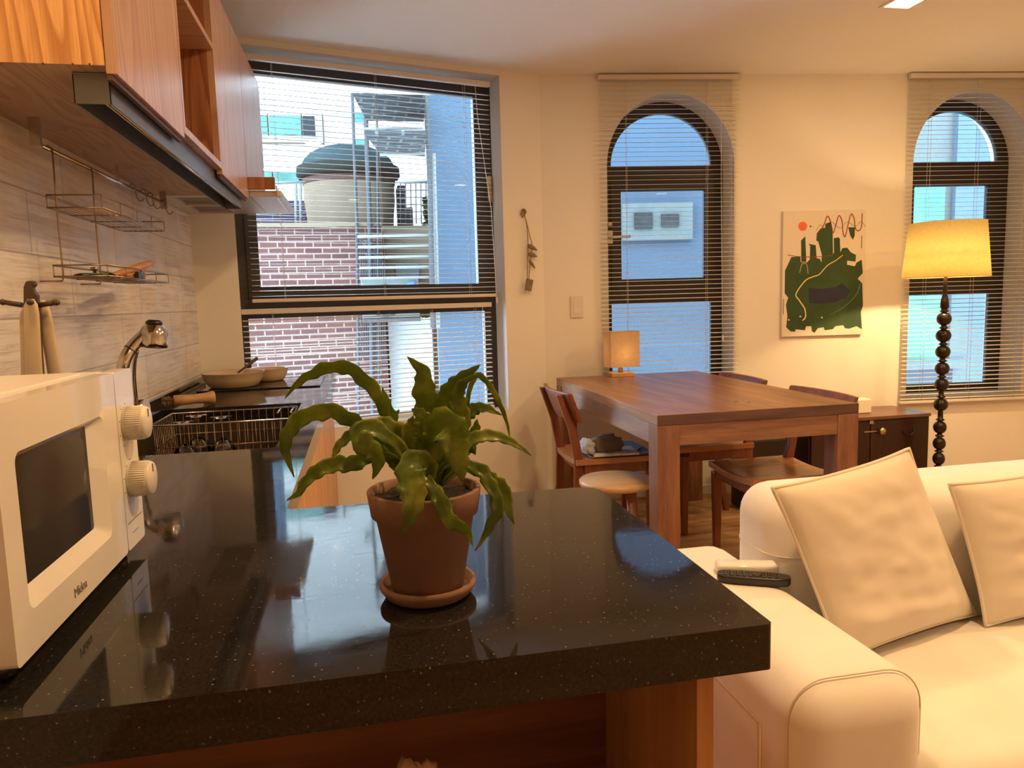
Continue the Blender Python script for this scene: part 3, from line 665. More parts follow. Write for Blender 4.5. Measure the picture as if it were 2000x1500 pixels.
sk = thing('sink', 'long brushed steel undermount sink set in the black worktop', 'sink', (-0.46, 2.33, 0.64))
b = 0.64; e = 0.006
sm = MB()
sm.box((SX0-e, SY0-e, b-e), (SX1+e, SY1+e, b)).box((SX0-e, SY0-e, b), (SX0, SY1+e, CB-0.0005)).box((SX1, SY0-e, b), (SX1+e, SY1+e, CB-0.0005)).box((SX0, SY0-e, b), (SX1, SY0, CB-0.0005)).box((SX0, SY1, b), (SX1, SY1+e, CB-0.0005))
sm.build('bowl', M['sink'], sk)
MB().lathe([(0.0, 0.0), (0.045, 0.001), (0.05, 0.004)], (-0.46, 2.2, b), 24).build('drain', M['chrome'], sk)
# base unit run below worktop
def base_unit(name, label, y0, y1, n):
    t = thing(name, label, 'cabinet', (-0.45, (y0+y1)/2, 0), 'base cabinets along the tiled wall')
    zt = CB-0.002 if n != 'sink' else 0.62
    MB().box((XL+0.003, y0, 0.09), (-0.176, y1, zt)).build('body', M['oak_in'], t)
    MB().box((XL+0.05, y0, 0.0), (-0.22, y1, 0.09)).build('plinth', M['lip'], t)
    d = MB().box((-0.174, y0+0.002, 0.09), (-0.155, y1-0.002, CB-0.024)).build('door', M['base_wood'], t, bevel=0.001)
    MB().box((-0.172, y0+0.004, CB-0.022), (-0.160, y1-0.004, CB-0.004)).build('gap_shade_strip', M['lip'], t)  # dark strip standing in for the shade in the gap under the worktop
base_unit('base_cabinet', 'orange oak base cabinet next to the peninsula corner, partly under the sink', 1.33, 1.868, 'b')
base_unit('base_cabinet', 'orange oak base cabinet directly below the steel sink', 1.870, 2.80, 'sink')
base_unit('base_cabinet', 'orange oak base cabinet below the cooktop by the kitchen window', 2.802, 3.70, 'b')
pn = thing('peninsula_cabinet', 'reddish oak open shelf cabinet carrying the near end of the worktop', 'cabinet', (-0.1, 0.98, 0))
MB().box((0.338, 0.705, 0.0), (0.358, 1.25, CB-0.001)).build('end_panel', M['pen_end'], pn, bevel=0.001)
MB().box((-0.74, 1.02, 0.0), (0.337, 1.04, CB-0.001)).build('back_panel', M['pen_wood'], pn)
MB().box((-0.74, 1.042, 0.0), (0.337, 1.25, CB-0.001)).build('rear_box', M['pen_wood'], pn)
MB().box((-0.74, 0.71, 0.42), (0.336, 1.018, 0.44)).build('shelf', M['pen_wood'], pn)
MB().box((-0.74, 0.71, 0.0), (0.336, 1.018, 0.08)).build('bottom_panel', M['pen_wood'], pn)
# crumpled paper bag on that shelf
c = at(808, 1500, y=0.80)
def blob(u, v):
    th = u*math.pi; ph = v*2*math.pi
    d = Vector((math.sin(th)*math.cos(ph), math.sin(th)*math.sin(ph), math.cos(th)))
    k = 1+0.28*noise.noise(d*2.4)+0.06*noise.noise(d*8)
    return Vector((c.x, 0.80, 0.56))+Vector((d.x*0.042*k, d.y*0.04*k, d.z*0.12*k))
topz = at(815, 1468, y=0.80).z
bg_ = MB().grid(blob, 24, 32)
zmax = max(v.z for v in bg_.v); zmin = min(v.z for v in bg_.v)
bg_.v = [Vector((v.x, v.y, 0.441+(v.z-zmin)/(zmax-zmin)*(topz-0.441))) for v in bg_.v]
tag(bg_.build('paper_bag', M['bag']), 'crumpled tan paper bag on the open shelf under the worktop', 'bag')

# cooktop
ck = thing('cooktop', 'black glass cooktop at the window end of the worktop', 'cooktop', (-0.44, 3.52, CT))
MB().box((-0.695, 3.285, CT+0.0003), (-0.188, 3.745, CT+0.006)).build('glass_top', M['black_glass'], ck, bevel=0.002)
for (cx, cy, r) in ((-0.56, 3.42, 0.085), (-0.33, 3.42, 0.07), (-0.50, 3.62, 0.06)):
    MB().lathe([(r-0.002, 0), (r-0.002, 0.0006), (r, 0.0006), (r, 0)], (cx, cy, CT+0.0058), 36, cap=False).build('ring_mark', M['grey_print'], ck)
# pans
def pan(name, label, c, r, h, group=None):
    t = thing(name, label, 'pan', c)
    MB().lathe([(0.0, 0.002), (r*0.70, 0.0), (r*0.80, 0.006), (r*0.95, h*0.6), (r, h), (r*1.03, h+0.003), (r*0.97, h+0.001), (r*0.90, h*0.6), (r*0.74, 0.010), (0, 0.008)], c, 40).build('body', M['pan'], t)
    return t
p1 = Vector((-0.563, 3.41, CT+0.0062)); p2 = Vector((-0.440, 3.62, CT+0.0062))
pan('frying_pan', 'beige frying pan nearer the sink with a dark spatula in it', p1, 0.130, 0.062)
t = pan('saucepan', 'small beige saucepan on the cooktop behind the frying pan', p2, 0.090, 0.056)
a = p1+Vector((0.02, 0.0, 0.06)); e_ = at(503, 699, y=3.47)
d_ = (e_-a)
ut = thing('spatula', 'dark brown spatula leaning over the rim of the larger beige pan', 'spatula', tuple(a))
mb = MB(); mb.tube([a+d_*t_ for t_ in (0, 0.35, 0.5, 0.8, 0.97, 1.0)], [0.004, 0.0045, 0.006, 0.008, 0.008, 0.004], 10); mb.build('handle', M['brown_plastic'], ut)
q = a-d_.normalized()*0.03+Vector((0, 0, -0.008)); MB().hexa([q+Vector((-0.03, -0.03, -0.0)), q+Vector((0.01, -0.03, 0.006)), q+Vector((0.01, 0.03, 0.006)), q+Vector((-0.03, 0.03, -0.0))], [q+Vector((-0.03, -0.03, 0.003)), q+Vector((0.01, -0.03, 0.009)), q+Vector((0.01, 0.03, 0.009)), q+Vector((-0.03, 0.03, 0.003))]).build('blade', M['brown_plastic'], ut)
# wooden handled brush
a = at(338, 783, z=CT+0.0255); b_ = at(416, 776, z=CT+0.0255)
ax = (b_-a); L = ax.length; ax.normalize()
br = thing('pot_brush', 'wooden handled pot brush lying behind the sink', 'brush', tuple((a+b_)/2))
MB().lathe([(0.012, 0), (0.020, 0.004), (0.019, L*0.3), (0.017, L*0.55), (0.020, L*0.85), (0.024, L), (0.022, L+0.003)], a, 24, axis=ax).build('handle', M['light_wood'], br)
MB().lathe([(0.0, 0), (0.0215, 0.0), (0.0215, 0.002)], b_+ax*0.003, 24, axis=ax).build('end_cap', M['cream_plastic'], br)
mb = MB()
for k in range(90):
    an = random.uniform(0, 6.28); t_ = random.uniform(-0.035, 0.0); r_ = random.uniform(0.012, 0.021)
    o1 = ax.orthogonal().normalized(); o2 = ax.cross(o1); dirv = o1*math.cos(an)+o2*math.sin(an)
    mb.tube([a+ax*t_, a+ax*(t_-0.004)+dirv*r_], 0.0009, 4)
mb.build('bristles', M['twine'], br)

# dish basket in the sink
bk = thing('dish_basket', 'wire dish basket hanging inside the steel sink', 'basket', (-0.46, 2.42, 0.66))
bx0, bx1, by0, by1, zt, zb = SX0+0.035, SX1-0.012, 2.46, SY1-0.015, CT-0.012, 0.665
MB().tube([(bx0, by0, zt), (bx1, by0, zt), (bx1, by1, zt), (bx0, by1, zt)], 0.003, 8, closed=True).build('rim', M['bright_wire'], bk)
mb = MB()
for z_ in (zb, zb+0.05, zb+0.10): mb.tube([(bx0+0.01, by0+0.01, z_), (bx1-0.01, by0+0.01, z_), (bx1-0.01, by1-0.01, z_), (bx0+0.01, by1-0.01, z_)], 0.0015, 5, closed=True)
for k in range(17):
    x_ = bx0+0.01+(bx1-bx0-0.02)*k/16
    mb.tube([(x_, by0+0.004, zt), (x_, by0+0.01, zb), (x_, by1-0.01, zb), (x_, by1-0.004, zt)], 0.0009, 5)
for k in range(13):
    y_ = by0+0.02+(by1-by0-0.04)*k/12
    mb.tube([(bx0+0.004, y_, zt), (bx0+0.01, y_, zb), (bx1-0.01, y_, zb), (bx1-0.004, y_, zt)], 0.0011, 5)
mb.build('wires', M['steel_wire'], bk)
MB().tube([(bx1-0.012, by1-0.16, zt), (bx1-0.012, by1-0.16, zt+0.004), (bx1-0.012, by1-0.01, zt+0.004)], 0.0035, 8).tube([(bx1-0.055, by1-0.16, zt), (bx1-0.055, by1-0.16, zt+0.004), (bx1-0.055, by1-0.01, zt+0.004)], 0.0035, 8).build('handle', M['bright_wire'], bk)
def wineglass(c, label):
    t = thing('wine_glass', label, 'glass', c, 'upturned wine glasses in the dish basket')
    MB().lathe([(0.030, 0), (0.040, 0.035), (0.041, 0.055), (0.030, 0.082), (0.006, 0.096)], c, 28, cap=False).build('bowl', M['clear'], t, solid=0.001)
    MB().lathe([(0.006, 0.095), (0.0035, 0.11), (0.0035, 0.155), (0.008, 0.163)], c, 14).build('stem', M['clear'], t)
    MB().lathe([(0.006, 0.162), (0.034, 0.168), (0.034, 0.170), (0.0, 0.171)], c, 28).build('foot', M['clear'], t)
zg = zb+0.003
for (px, pyy, yy, lb) in ((362, 868, 2.53, 'upturned wine glass at the left front of the dish basket'), (386, 845, 2.66, 'upturned wine glass behind the front one in the basket'), (434, 850, 2.60, 'upturned wine glass furthest right in the dish basket')):
    p = at(px, pyy, y=yy); wineglass(Vector((p.x, yy, zg)), lb)
# faucet
fa = thing('faucet', 'chrome pull-down kitchen faucet behind the microwave', 'faucet', (-0.715, 2.27, CT))
nk = [at(228, 775, y=2.2), at(236, 740, y=2.2), at(243, 705, y=2.2), at(258, 678, y=2.22), at(284, 652, y=2.24)]
MB().tube(spline(nk, 20), 0.0165, 16).build('neck', M['chrome'], fa)
MB().lathe([(0.028, 0), (0.028, 0.03), (0.02, 0.035), (0.018, 0.06)], (nk[0].x, nk[0].y, CT+0.0005), 24).build('base_collar', M['chrome'], fa)
MB().tube([Vector((nk[0].x, nk[0].y, CT+0.05)), nk[0]], 0.0165, 16).build('riser', M['chrome'], fa)
hc = at(300, 655, y=2.25); up = Vector((0.10, 0.03, 1)).normalized()
hd = MB().lathe([(0.024, -0.036), (0.037, -0.034), (0.038, -0.022), (0.0375, 0.008), (0.030, 0.022), (0.022, 0.030), (0.017, 0.034)], hc, 28, axis=up).build('spray_head', M['chrome'], fa)
MB().lathe([(0.022, 0.030), (0.022, 0.038), (0.014, 0.044)], hc, 24, axis=up).build('button', M['black'], hd)
q = spline(nk, 20)[14]; MB().lathe([(0.0172, -0.002), (0.0172, 0.002)], q, 20, axis=(nk[4]-nk[3])).build('seal_ring', M['black'], fa)
MB().tube(spline([at(268, 685, y=2.24), at(263, 705, y=2.26), at(262, 740, y=2.3), at(267, 792, y=2.33)], 14), 0.0055, 8).build('hose', M['chrome'], fa)
c = at(276, 797, y=2.34)
MB().tube([Vector((c.x-0.05, c.y, c.z-0.004)), Vector((c.x+0.018, c.y-0.01, c.z+0.004))], 0.024, 18).build('lever', M['chrome'], fa)
MB().tube([Vector((c.x-0.045, c.y, CT)), Vector((c.x-0.045, c.y, c.z))], 0.02, 16).build('lever_post', M['chrome'], fa)

# ------------------------------------------------------------------ microwave
mw = thing('microwave', 'white microwave oven with two dials at the left end of the peninsula', 'microwave', (-0.50, 0.94, CT))
XF = -0.331; Y0, Y1, Z0, Z1 = 0.737, 1.155, 0.868, 1.118
MB().box((-0.690, Y0+0.008, Z0), (XF-0.022, Y1-0.004, Z1-0.003)).build('housing', M['white_body'], mw, bevel=0.006, seg=3)
MB().box((-0.66, Y0+0.06, Z1-0.0045), (XF-0.05, Y1-0.05, Z1-0.001)).build('top_panel', M['white_body'], mw, bevel=0.002)
def Tm(u, v, w): return Vector((XF-w, u, v))
def rrect(u0, v0, u1, v1, r, n=6):
    o = []
    for (cx, cy, a0) in ((u0+r, v0+r, math.pi), (u1-r, v0+r, 1.5*math.pi), (u1-r, v1-r, 0), (u0+r, v1-r, 0.5*math.pi)):
        o += [(cx+r*math.cos(a0+math.pi/2*k/n), cy+r*math.sin(a0+math.pi/2*k/n)) for k in range(n+1)]
    return o
WU0, WV0, WU1, WV1 = 0.773, 0.910, 1.020, 1.068
dr = outline_mb(rrect(Y0, Z0, 1.075, Z1, 0.006), [rrect(WU0, WV0, WU1, WV1, 0.012)], Tm, 0.0, 0.021).build('door', M['white_plastic'], mw, bevel=0.0025)
gv = (0.785, 0.929, 0.993, 1.059)
mb = MB(); A_ = rrect(WU0, WV0, WU1, WV1, 0.012); B_ = rrect(gv[0], gv[1], gv[2], gv[3], 0.004); n = len(A_)
mb.add([Tm(*p, 0.0) for p in A_]+[Tm(*p, 0.013) for p in B_], [(i, (i+1) % n, n+(i+1) % n, n+i) for i in range(n)], True)
mb.build('window_bevel', M['white_plastic'], dr)
MB().box((gv[0]-0.008, gv[1]-0.008, 0.0125), (gv[2]+0.008, gv[3]+0.006, 0.016), lambda v: Tm(v.x, v.y, v.z)).build('window_glass', M['black_glass'], dr)
cp = outline_mb(rrect(1.0770, Z0, Y1, Z1, 0.006), [], Tm, 0.0, 0.021).build('control_panel', M['white_plastic'], mw, bevel=0.002)
def dial(c, r, label):
    d = MB().lathe([(r*1.02, 0.0), (r, 0.002), (r*0.97, 0.026), (r*0.9, 0.029), (0, 0.0295)], (XF, c[0], c[1]), 40, axis=(1, 0, 0)).build('dial', M['cream_plastic'], mw)
    rb = MB()
    for k in range(48):
        a = 2*math.pi*k/48; u = Vector((0, math.cos(a), math.sin(a)))
        rb.tube([Vector((XF+0.003, c[0], c[1]))+u*r, Vector((XF+0.024, c[0], c[1]))+u*r*0.975], 0.0009, 4)
    rb.build('ribs', M['cream_plastic'], d)
    MB().box((XF+0.029, c[0]-0.001, c[1]+r*0.35), (XF+0.0303, c[0]+0.001, c[1]+r*0.82)).build('pointer', M['grey_print'], d)
dial((1.113, 1.043), 0.0235, 'upper'); dial((1.113, 0.963), 0.0245, 'lower')
text_mb('Midea', 0.016, lambda x, y, z: Vector((XF+0.0003+z, 0.899+x, 0.885+y))).build('lettering', M['grey_print'], dr)
mk = MB()
for cz in (1.043, 0.963):
    for k in range(9):
        a = math.radians(-60+k*37); mk.box((XF, 1.113+math.cos(a)*0.031-0.0015, cz-0.003+math.sin(a)*0.031-0.0006), (XF+0.0004, 1.113+math.cos(a)*0.031+0.0015, cz-0.003+math.sin(a)*0.031+0.0006))
mk.build('dial_marks', M['grey_print'], cp)
MB().box((XF, 1.083, 0.905), (XF+0.0005, 1.146, 0.9062)).box((XF, 1.10, 0.888), (XF+0.0005, 1.125, 0.8888)).build('button_line', M['grey_print'], cp)
for (xx, yy) in ((-0.36, Y0+0.03), (-0.36, Y1-0.04), (-0.66, Y0+0.03), (-0.66, Y1-0.04)):
    MB().lathe([(0.012, 0), (0.014, 0.002), (0.014, 0.0185)], (xx, yy, CT+0.0003), 16).build('foot', M['black'], mw)

# ------------------------------------------------------------------ utensil stand behind microwave
sy = 1.46; sc_ = at(70, 640, y=sy)
us = thing('utensil_stand', 'brown utensil stand with pegs on the worktop behind the microwave', 'utensil stand', (sc_.x, sy, CT))
P = [(43, 720), (45, 600), (45, 560), (50, 549), (62, 548), (68, 552), (69, 557), (64, 562), (67, 570), (73, 577), (74, 600), (73, 720)]
mb = MB(); vs = [at(px, py, y=sy) for px, py in P]; vs[0].z = vs[-1].z = CT+0.02; vb = [v+Vector((0, 0.012, 0)) for v in vs]; n = len(vs)
mb.add(vs+vb, [tuple(range(n)), tuple(range(2*n-1, n-1, -1))]+[((i+1) % n, i, n+i, n+(i+1) % n) for i in range(n)])
mb.build('back_plate', M['brown_plastic'], us, bevel=0.002)
cx = at(58, 700, y=sy).x
MB().lathe([(0.075, 0), (0.078, 0.004), (0.07, 0.018), (0.02, 0.022)], (cx, sy+0.01, CT+0.0005), 30).build('foot', M['brown_plastic'], us)
for a, b_ in (((44, 596), (5, 590)), ((76, 596), (110, 591)), ((58, 594), (59, 590))):
    pa = at(*a, y=sy+0.006); pb = at(*b_, y=sy+(0.006 if a[0] != 58 else -0.03)); 
    m = MB().tube([pa, pb], 0.0045, 10); m.lathe([(0.0, -0.006), (0.006, -0.003), (0.006, 0.003), (0, 0.006)], pb, 12); m.build('peg', M['brown_plastic'], us)
def utensil(label, pts, wid, yy, y2):
    top = at(pts[0][0], pts[0][1], y=yy); bot = at(pts[1][0], pts[1][1], y=y2); bot.z = 0.885
    bot.x = top.x+(at(*pts[1], y=y2).x-top.x)*((top.z-bot.z)/(top.z-at(*pts[1], y=y2).z))
    ax = bot-top; L = ax.length; s = []
    side = Vector((1, 0, 0)); up_ = Vector((0, 1, 0))
    m = MB(); N = 16; R = []
    prof = [(0, 0.35), (0.03, 0.8), (0.08, 0.95), (0.3, 1.0), (0.5, 1.12), (0.62, 1.1), (0.75, 1.2), (0.9, 1.5), (0.97, 1.3), (1.0, 0.7)]
    for t_, k in prof:
        c_ = top+ax*t_; 
        for j in range(N):
            an = 2*math.pi*j/N; m.v.append(c_+side*math.cos(an)*wid*k+up_*math.sin(an)*0.0065)
    for i in range(len(prof)-1):
        for j in range(N): m.f.append((i*N+j, i*N+(j+1) % N, (i+1)*N+(j+1) % N, (i+1)*N+j)); m.sm.append(True)
    m.f.append(tuple(range(N))[::-1]); m.sm.append(False); m.f.append(tuple((len(prof)-1)*N+j for j in range(N))); m.sm.append(False)
    o = thing('kitchen_utensil', label, 'utensil', tuple(top), 'beige utensils on the stand')
    m.build('body', M['utensil'], o)
    return o
utensil('beige silicone utensil hanging on the front peg of the stand', ((60, 584), (66, 720)), 0.0135, sy-0.014, sy-0.014)
utensil('beige silicone utensil hanging right of the front one on the stand', ((82, 586), (106, 720)), 0.012, sy+0.024, sy+0.024)
utensil('beige silicone utensil hanging at the rear left of the stand', ((50, 600), (54, 720)), 0.011, sy+0.022, sy+0.022)

# ------------------------------------------------------------------ wall cabinets
ZB, ZT, XD = 1.632, 2.207, -0.402
def wall_cabinet(label, y0, y1, kind):
    t = thing('wall_cabinet', label, 'cabinet', (XL, (y0+y1)/2, ZB), 'oak wall cabinets over the worktop')
    th = 0.018
    skin = 0.0015 if y0 < 1.5 else 0.0
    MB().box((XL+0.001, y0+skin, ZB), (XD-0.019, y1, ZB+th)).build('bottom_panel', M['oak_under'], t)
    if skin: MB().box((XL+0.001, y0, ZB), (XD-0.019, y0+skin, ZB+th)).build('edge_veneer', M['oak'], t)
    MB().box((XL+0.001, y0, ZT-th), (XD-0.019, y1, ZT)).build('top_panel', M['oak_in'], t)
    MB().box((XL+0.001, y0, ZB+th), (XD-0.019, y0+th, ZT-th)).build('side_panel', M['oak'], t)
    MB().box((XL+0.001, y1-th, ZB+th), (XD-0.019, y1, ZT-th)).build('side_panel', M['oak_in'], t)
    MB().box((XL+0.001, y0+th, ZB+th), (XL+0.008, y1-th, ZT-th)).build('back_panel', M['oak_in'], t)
    if kind == 'door':
        MB().box((XD-0.018, y0+0.001, ZB-0.014), (XD, y1-0.001, ZT)).build('door', M['oak_door'], t, bevel=0.0015)
        MB().box((XD-0.017, y0+0.003, ZB-0.024), (XD-0.008, y1-0.003, ZB-0.0145)).build('grip_edge', M['lip'], t)
    else:
        m = MB().box((XD-0.0188, y0, ZB), (XD, y0+th, ZT)).box((XD-0.0188, y1-th, ZB), (XD, y1, ZT)).box((XD-0.0188, y0+th, ZB), (XD, y1-th, ZB+th)).box((XD-0.0188, y0+th, ZT-th), (XD, y1-th, ZT))
        m.build('face_frame', M['oak_door'], t)
        MB().box((XL+0.009, y0+th, 1.985), (XD, y1-th, 2.003)).build('shelf', M['oak_door'], t)
    return t
c1 = wall_cabinet('oak wall cabinet nearest the camera above the microwave', 1.470, 1.990, 'door')
mb = MB()
for p in ((2, 124), (84, 124), (142, 125), (175, 125)):
    q = at(p[0], p[1], y=1.47); mb.lathe([(0, -0.0004), (0.0018, -0.0004), (0.0018, 0.001)], q, 8, axis=(0, 1, 0))
mb.build('nail_heads', M['lip'], c1)
wall_cabinet('open oak wall shelf unit between the two wall cabinet doors', 1.991, 2.499, 'open')
wall_cabinet('oak wall cabinet nearest the kitchen window, above the hood', 2.500, 3.050, 'door')
# strip light
fx = thing('strip_light', 'long grey metal strip light under the wall cabinets, switched off', 'light', (-0.488, 2.4, 1.60))
x0, x1, y0, y1, z0, z1 = -0.489, -0.4265, 1.512, 3.030, 1.576, ZB-0.001
z1b = ZB-0.0245
MB().box((x0, y0, z1-0.003), (x1, y1, z1)).box((x0, y0, z0), (x0+0.003, y1, z1-0.003)).box((x1-0.003, y0, z0), (x1, y1, z1-0.003)).box((x0, y0, z0), (x1, y0+0.003, z1-0.003)).box((x0, y1-0.003, z0), (x1, y1, z1-0.003)).build('channel', M['fixture'], fx, bevel=0.0008)
MB().box((x0+0.003, y0+0.003, z1-0.012), (x1-0.003, y1-0.003, z1-0.010)).build('lining', M['fixture_in'], fx)
MB().tube([(x1-0.014, y0+0.012, z0+0.010), (x1-0.014, y1-0.03, z0+0.010)], 0.0055, 12).build('tube', M['bright_wire'], fx)
# cooker hood
hx = thing('cooker_hood', 'slim pull-out cooker hood at the window end of the wall cabinets', 'hood', (-0.55, 3.35, 1.62))
hy0, hy1 = 3.052, 3.640
MB().box((XL+0.002, hy0, 1.650), (XD, hy1-0.02, ZT)).build('upper_casing', M['oak_door'], hx)
hb = outline_mb(rect(XL+0.004, hy0, XD, hy1), [rect(XL+0.06, hy0+0.05, XD-0.14, hy1-0.31), rect(XL+0.06, hy1-0.28, XD-0.14, hy1-0.05)], lambda u, v, w: Vector((u, v, w)), 1.630, 1.648).build('base_plate', M['hood'], hx)
for (a, b_) in ((hy0+0.05, hy1-0.31), (hy1-0.28, hy1-0.05)): MB().box((XL+0.06, a, 1.640), (XD-0.14, b_, 1.646)).build('filter', M['fixture'], hx)
dd = at(538, 373, y=3.06).x
MB().box((XD+0.001, 3.052, 1.655), (dd, 3.072, 1.700)).build('visor_front', M['oak_in'], hx, bevel=0.001)
MB().box((XD+0.001, 3.075, 1.630), (dd+0.02, hy1, 1.652)).build('visor', M['hood'], hx, bevel=0.002)
vs = [at(538, 362, y=3.06), at(541, 386, y=3.06), at(561, 414, y=3.50), at(558, 404, y=3.50)]
m = MB(); m.hexa([vs[0], vs[1], vs[2], vs[3]], [v+Vector((0.004, 0, 0)) for v in vs]); m.build('glass_edge', M['bright_wire'], hx)

# rail with hooks and rack
RX, RZ = -0.690, 1.577
rl = thing('hanging_rail', 'chrome rail fixed below the wall cabinets along the tiled wall', 'rail', (RX, 2.4, RZ))
MB().tube([(RX, 1.875, RZ), (RX, 2.97, RZ+0.012)], 0.0055, 12).build('bar', M['chrome'], rl)
for (yy, s) in ((1.87, 1.0), (2.44, 0.4), (2.965, 1.0)):
    MB().box((RX-0.011*s, yy-0.006*s, RZ-0.008), (RX+0.011*s, yy+0.006*s, ZB-0.0005)).build('bracket', M['chrome'] if s == 1 else M['bright_wire'], rl, bevel=0.001)
def s_hook(y, label):
    z = RZ+0.004+(y-1.875)*0.011
    pts = [Vector((RX-0.008, y, z-0.002)), Vector((RX-0.006, y, z+0.006)), Vector((RX+0.001, y, z+0.0095)), Vector((RX+0.009, y, z+0.004)), Vector((RX+0.010, y, z-0.015)), Vector((RX+0.012, y, z-0.032)), Vector((RX+0.022, y, z-0.044)), Vector((RX+0.034, y, z-0.036))]
    tag(MB().tube(spline(pts, 24), 0.0018, 6).build('rail_hook', M['steel_wire']), label, 'hook', 'wire hooks on the chrome rail')
for y, lb in ((2.58, 'wire hook on the rail, nearest the centre bracket'), (2.70, 'wire hook on the rail, second from the centre bracket'), (2.78, 'wire hook on the rail, third from the centre bracket'), (2.95, 'wire hook on the rail, nearest the kitchen window')): s_hook(y, lb)
rk = thing('wire_rack', 'two-tier bronze wire rack hanging from the chrome rail', 'rack', (-0.65, 2.05, 1.28))
ya, yb = 1.935, 2.195; rr = 0.0022
for yy in (ya, yb):
    MB().tube([(RX-0.008, yy, RZ+0.002), (RX, yy, RZ+0.0085), (RX+0.008, yy, RZ+0.002), (RX+0.006, yy, 1.45), (RX+0.006, yy, 1.283), (RX+0.003, yy, 1.275), (RX-0.045, yy, 1.275)], rr, 8).build('hanger', M['steel_wire'], rk)
def tier(zt_, zb_, name, ex):
    xb0, xb1 = RX-0.012, -0.585
    a0, a1 = 1.93, 2.50
    t = MB().tube([(xb0, a0, zt_), (xb1, a0, zt_), (xb1, a1, zt_), (xb0, a1, zt_)], 0.002, 8, closed=True)
    t.tube([(xb0, a0, zb_), (xb1, a0, zb_), (xb1, a1, zb_), (xb0, a1, zb_)], 0.002, 8, closed=True)
    for k in range(5): t.tube([(xb1, a0+(a1-a0)*k/4, zb_), (xb1, a0+(a1-a0)*k/4, zt_)], 0.0012, 6)
    t.tube([(xb0, a0, zb_), (xb0, a0, zt_)], 0.0012, 6)
    for k in range(9): t.tube([(xb0+(xb1-xb0)*k/8, a0, zb_), (xb0+(xb1-xb0)*k/8, a1, zb_)], 0.0012, 5)
    for k in range(1, 4): t.tube([(xb0, a0+(a1-a0)*k/4, zb_-0.002), (xb1, a0+(a1-a0)*k/4, zb_-0.002)], 0.0016, 5)
    t.build(name, M['steel_wire'], rk)
tier(1.473, 1.444, 'upper_tier', 0); tier(1.311, 1.285, 'lower_tier', 0)
# lids and wooden tool in the lower tier
ld = thing('glass_lid', 'flat greenish glass lid lying in the lower tier of the wire rack', 'lid', (-0.645, 2.04, 1.288))
MB().lathe([(0.0, 0.004), (0.038, 0.003), (0.046, 0.0), (0.047, 0.003), (0.038, 0.0065), (0, 0.0075)], (-0.642, 2.02, 1.2885), 30).build('disc', M['lid_glass'], ld)
MB().lathe([(0.004, 0.0), (0.004, 0.006), (0.010, 0.008), (0.009, 0.014), (0, 0.015)], (-0.642, 2.02, 1.2962), 16).build('knob', M['steel_wire'], ld)
wt = thing('wooden_spatula', 'orange wooden spatula resting in the lower rack tier, raised at the window end', 'spatula', (-0.62, 2.25, 1.30))
a = Vector((-0.640, 2.12, 1.291)); b_ = at(296, 514, y=2.48)
MB().tube([a, a+(b_-a)*0.3, a+(b_-a)*0.75, b_], [0.006, 0.009, 0.012, 0.009], 12).build('body', M['orange_wood'], wt)
wt = thing('wooden_tongs', 'short orange wooden tongs beside the glass lid in the rack', 'tongs', (-0.61, 2.25, 1.30))
MB().tube([Vector((-0.612, 2.15, 1.2935)), Vector((-0.606, 2.30, 1.299)), at(280, 523, y=2.42)], [0.005, 0.010, 0.007], 12).build('body', M['orange_wood'], wt)
tag(MB().box((-0.600, 2.20, 1.2875), (-0.590, 2.26, 1.306)).build('rack_clip', M['black'], bevel=0.002), 'small black clip beside the wooden tools in the rack', 'clip')

# ------------------------------------------------------------------ potted fern
pc = Vector((0.0635, 0.862, CT))
pt = thing('potted_fern', 'wavy-leaved green fern in a terracotta pot on the black worktop', 'plant', tuple(pc))
MB().lathe([(0.0, 0.0), (0.046, 0.0), (0.052, 0.004), (0.058, 0.013), (0.0575, 0.018), (0.053, 0.0185), (0.049, 0.010), (0, 0.009)], pc+Vector((0, 0, 0.0005)), 48).build('saucer', M['terracotta'], pt)
po = MB().lathe([(0.0, 0.0), (0.0405, 0.0), (0.043, 0.002), (0.0585, 0.090), (0.0635, 0.092), (0.0675, 0.120), (0.0665, 0.1215), (0.062, 0.1215), (0.0600, 0.110), (0.058, 0.095), (0.0, 0.094)], pc+Vector((0, 0, 0.0100)), 56).build('pot', M['terracotta'], pt)
def soilf(u, v):
    r = u*0.0595; a = v*2*math.pi; p = Vector((r*math.cos(a), r*math.sin(a), 0))
    return pc+Vector((p.x, p.y, 0.121+0.004*noise.noise(p*90)+0.003*noise.noise(p*220)))
MB().grid(soilf, 14, 40).build('soil', M['soil'], pt)
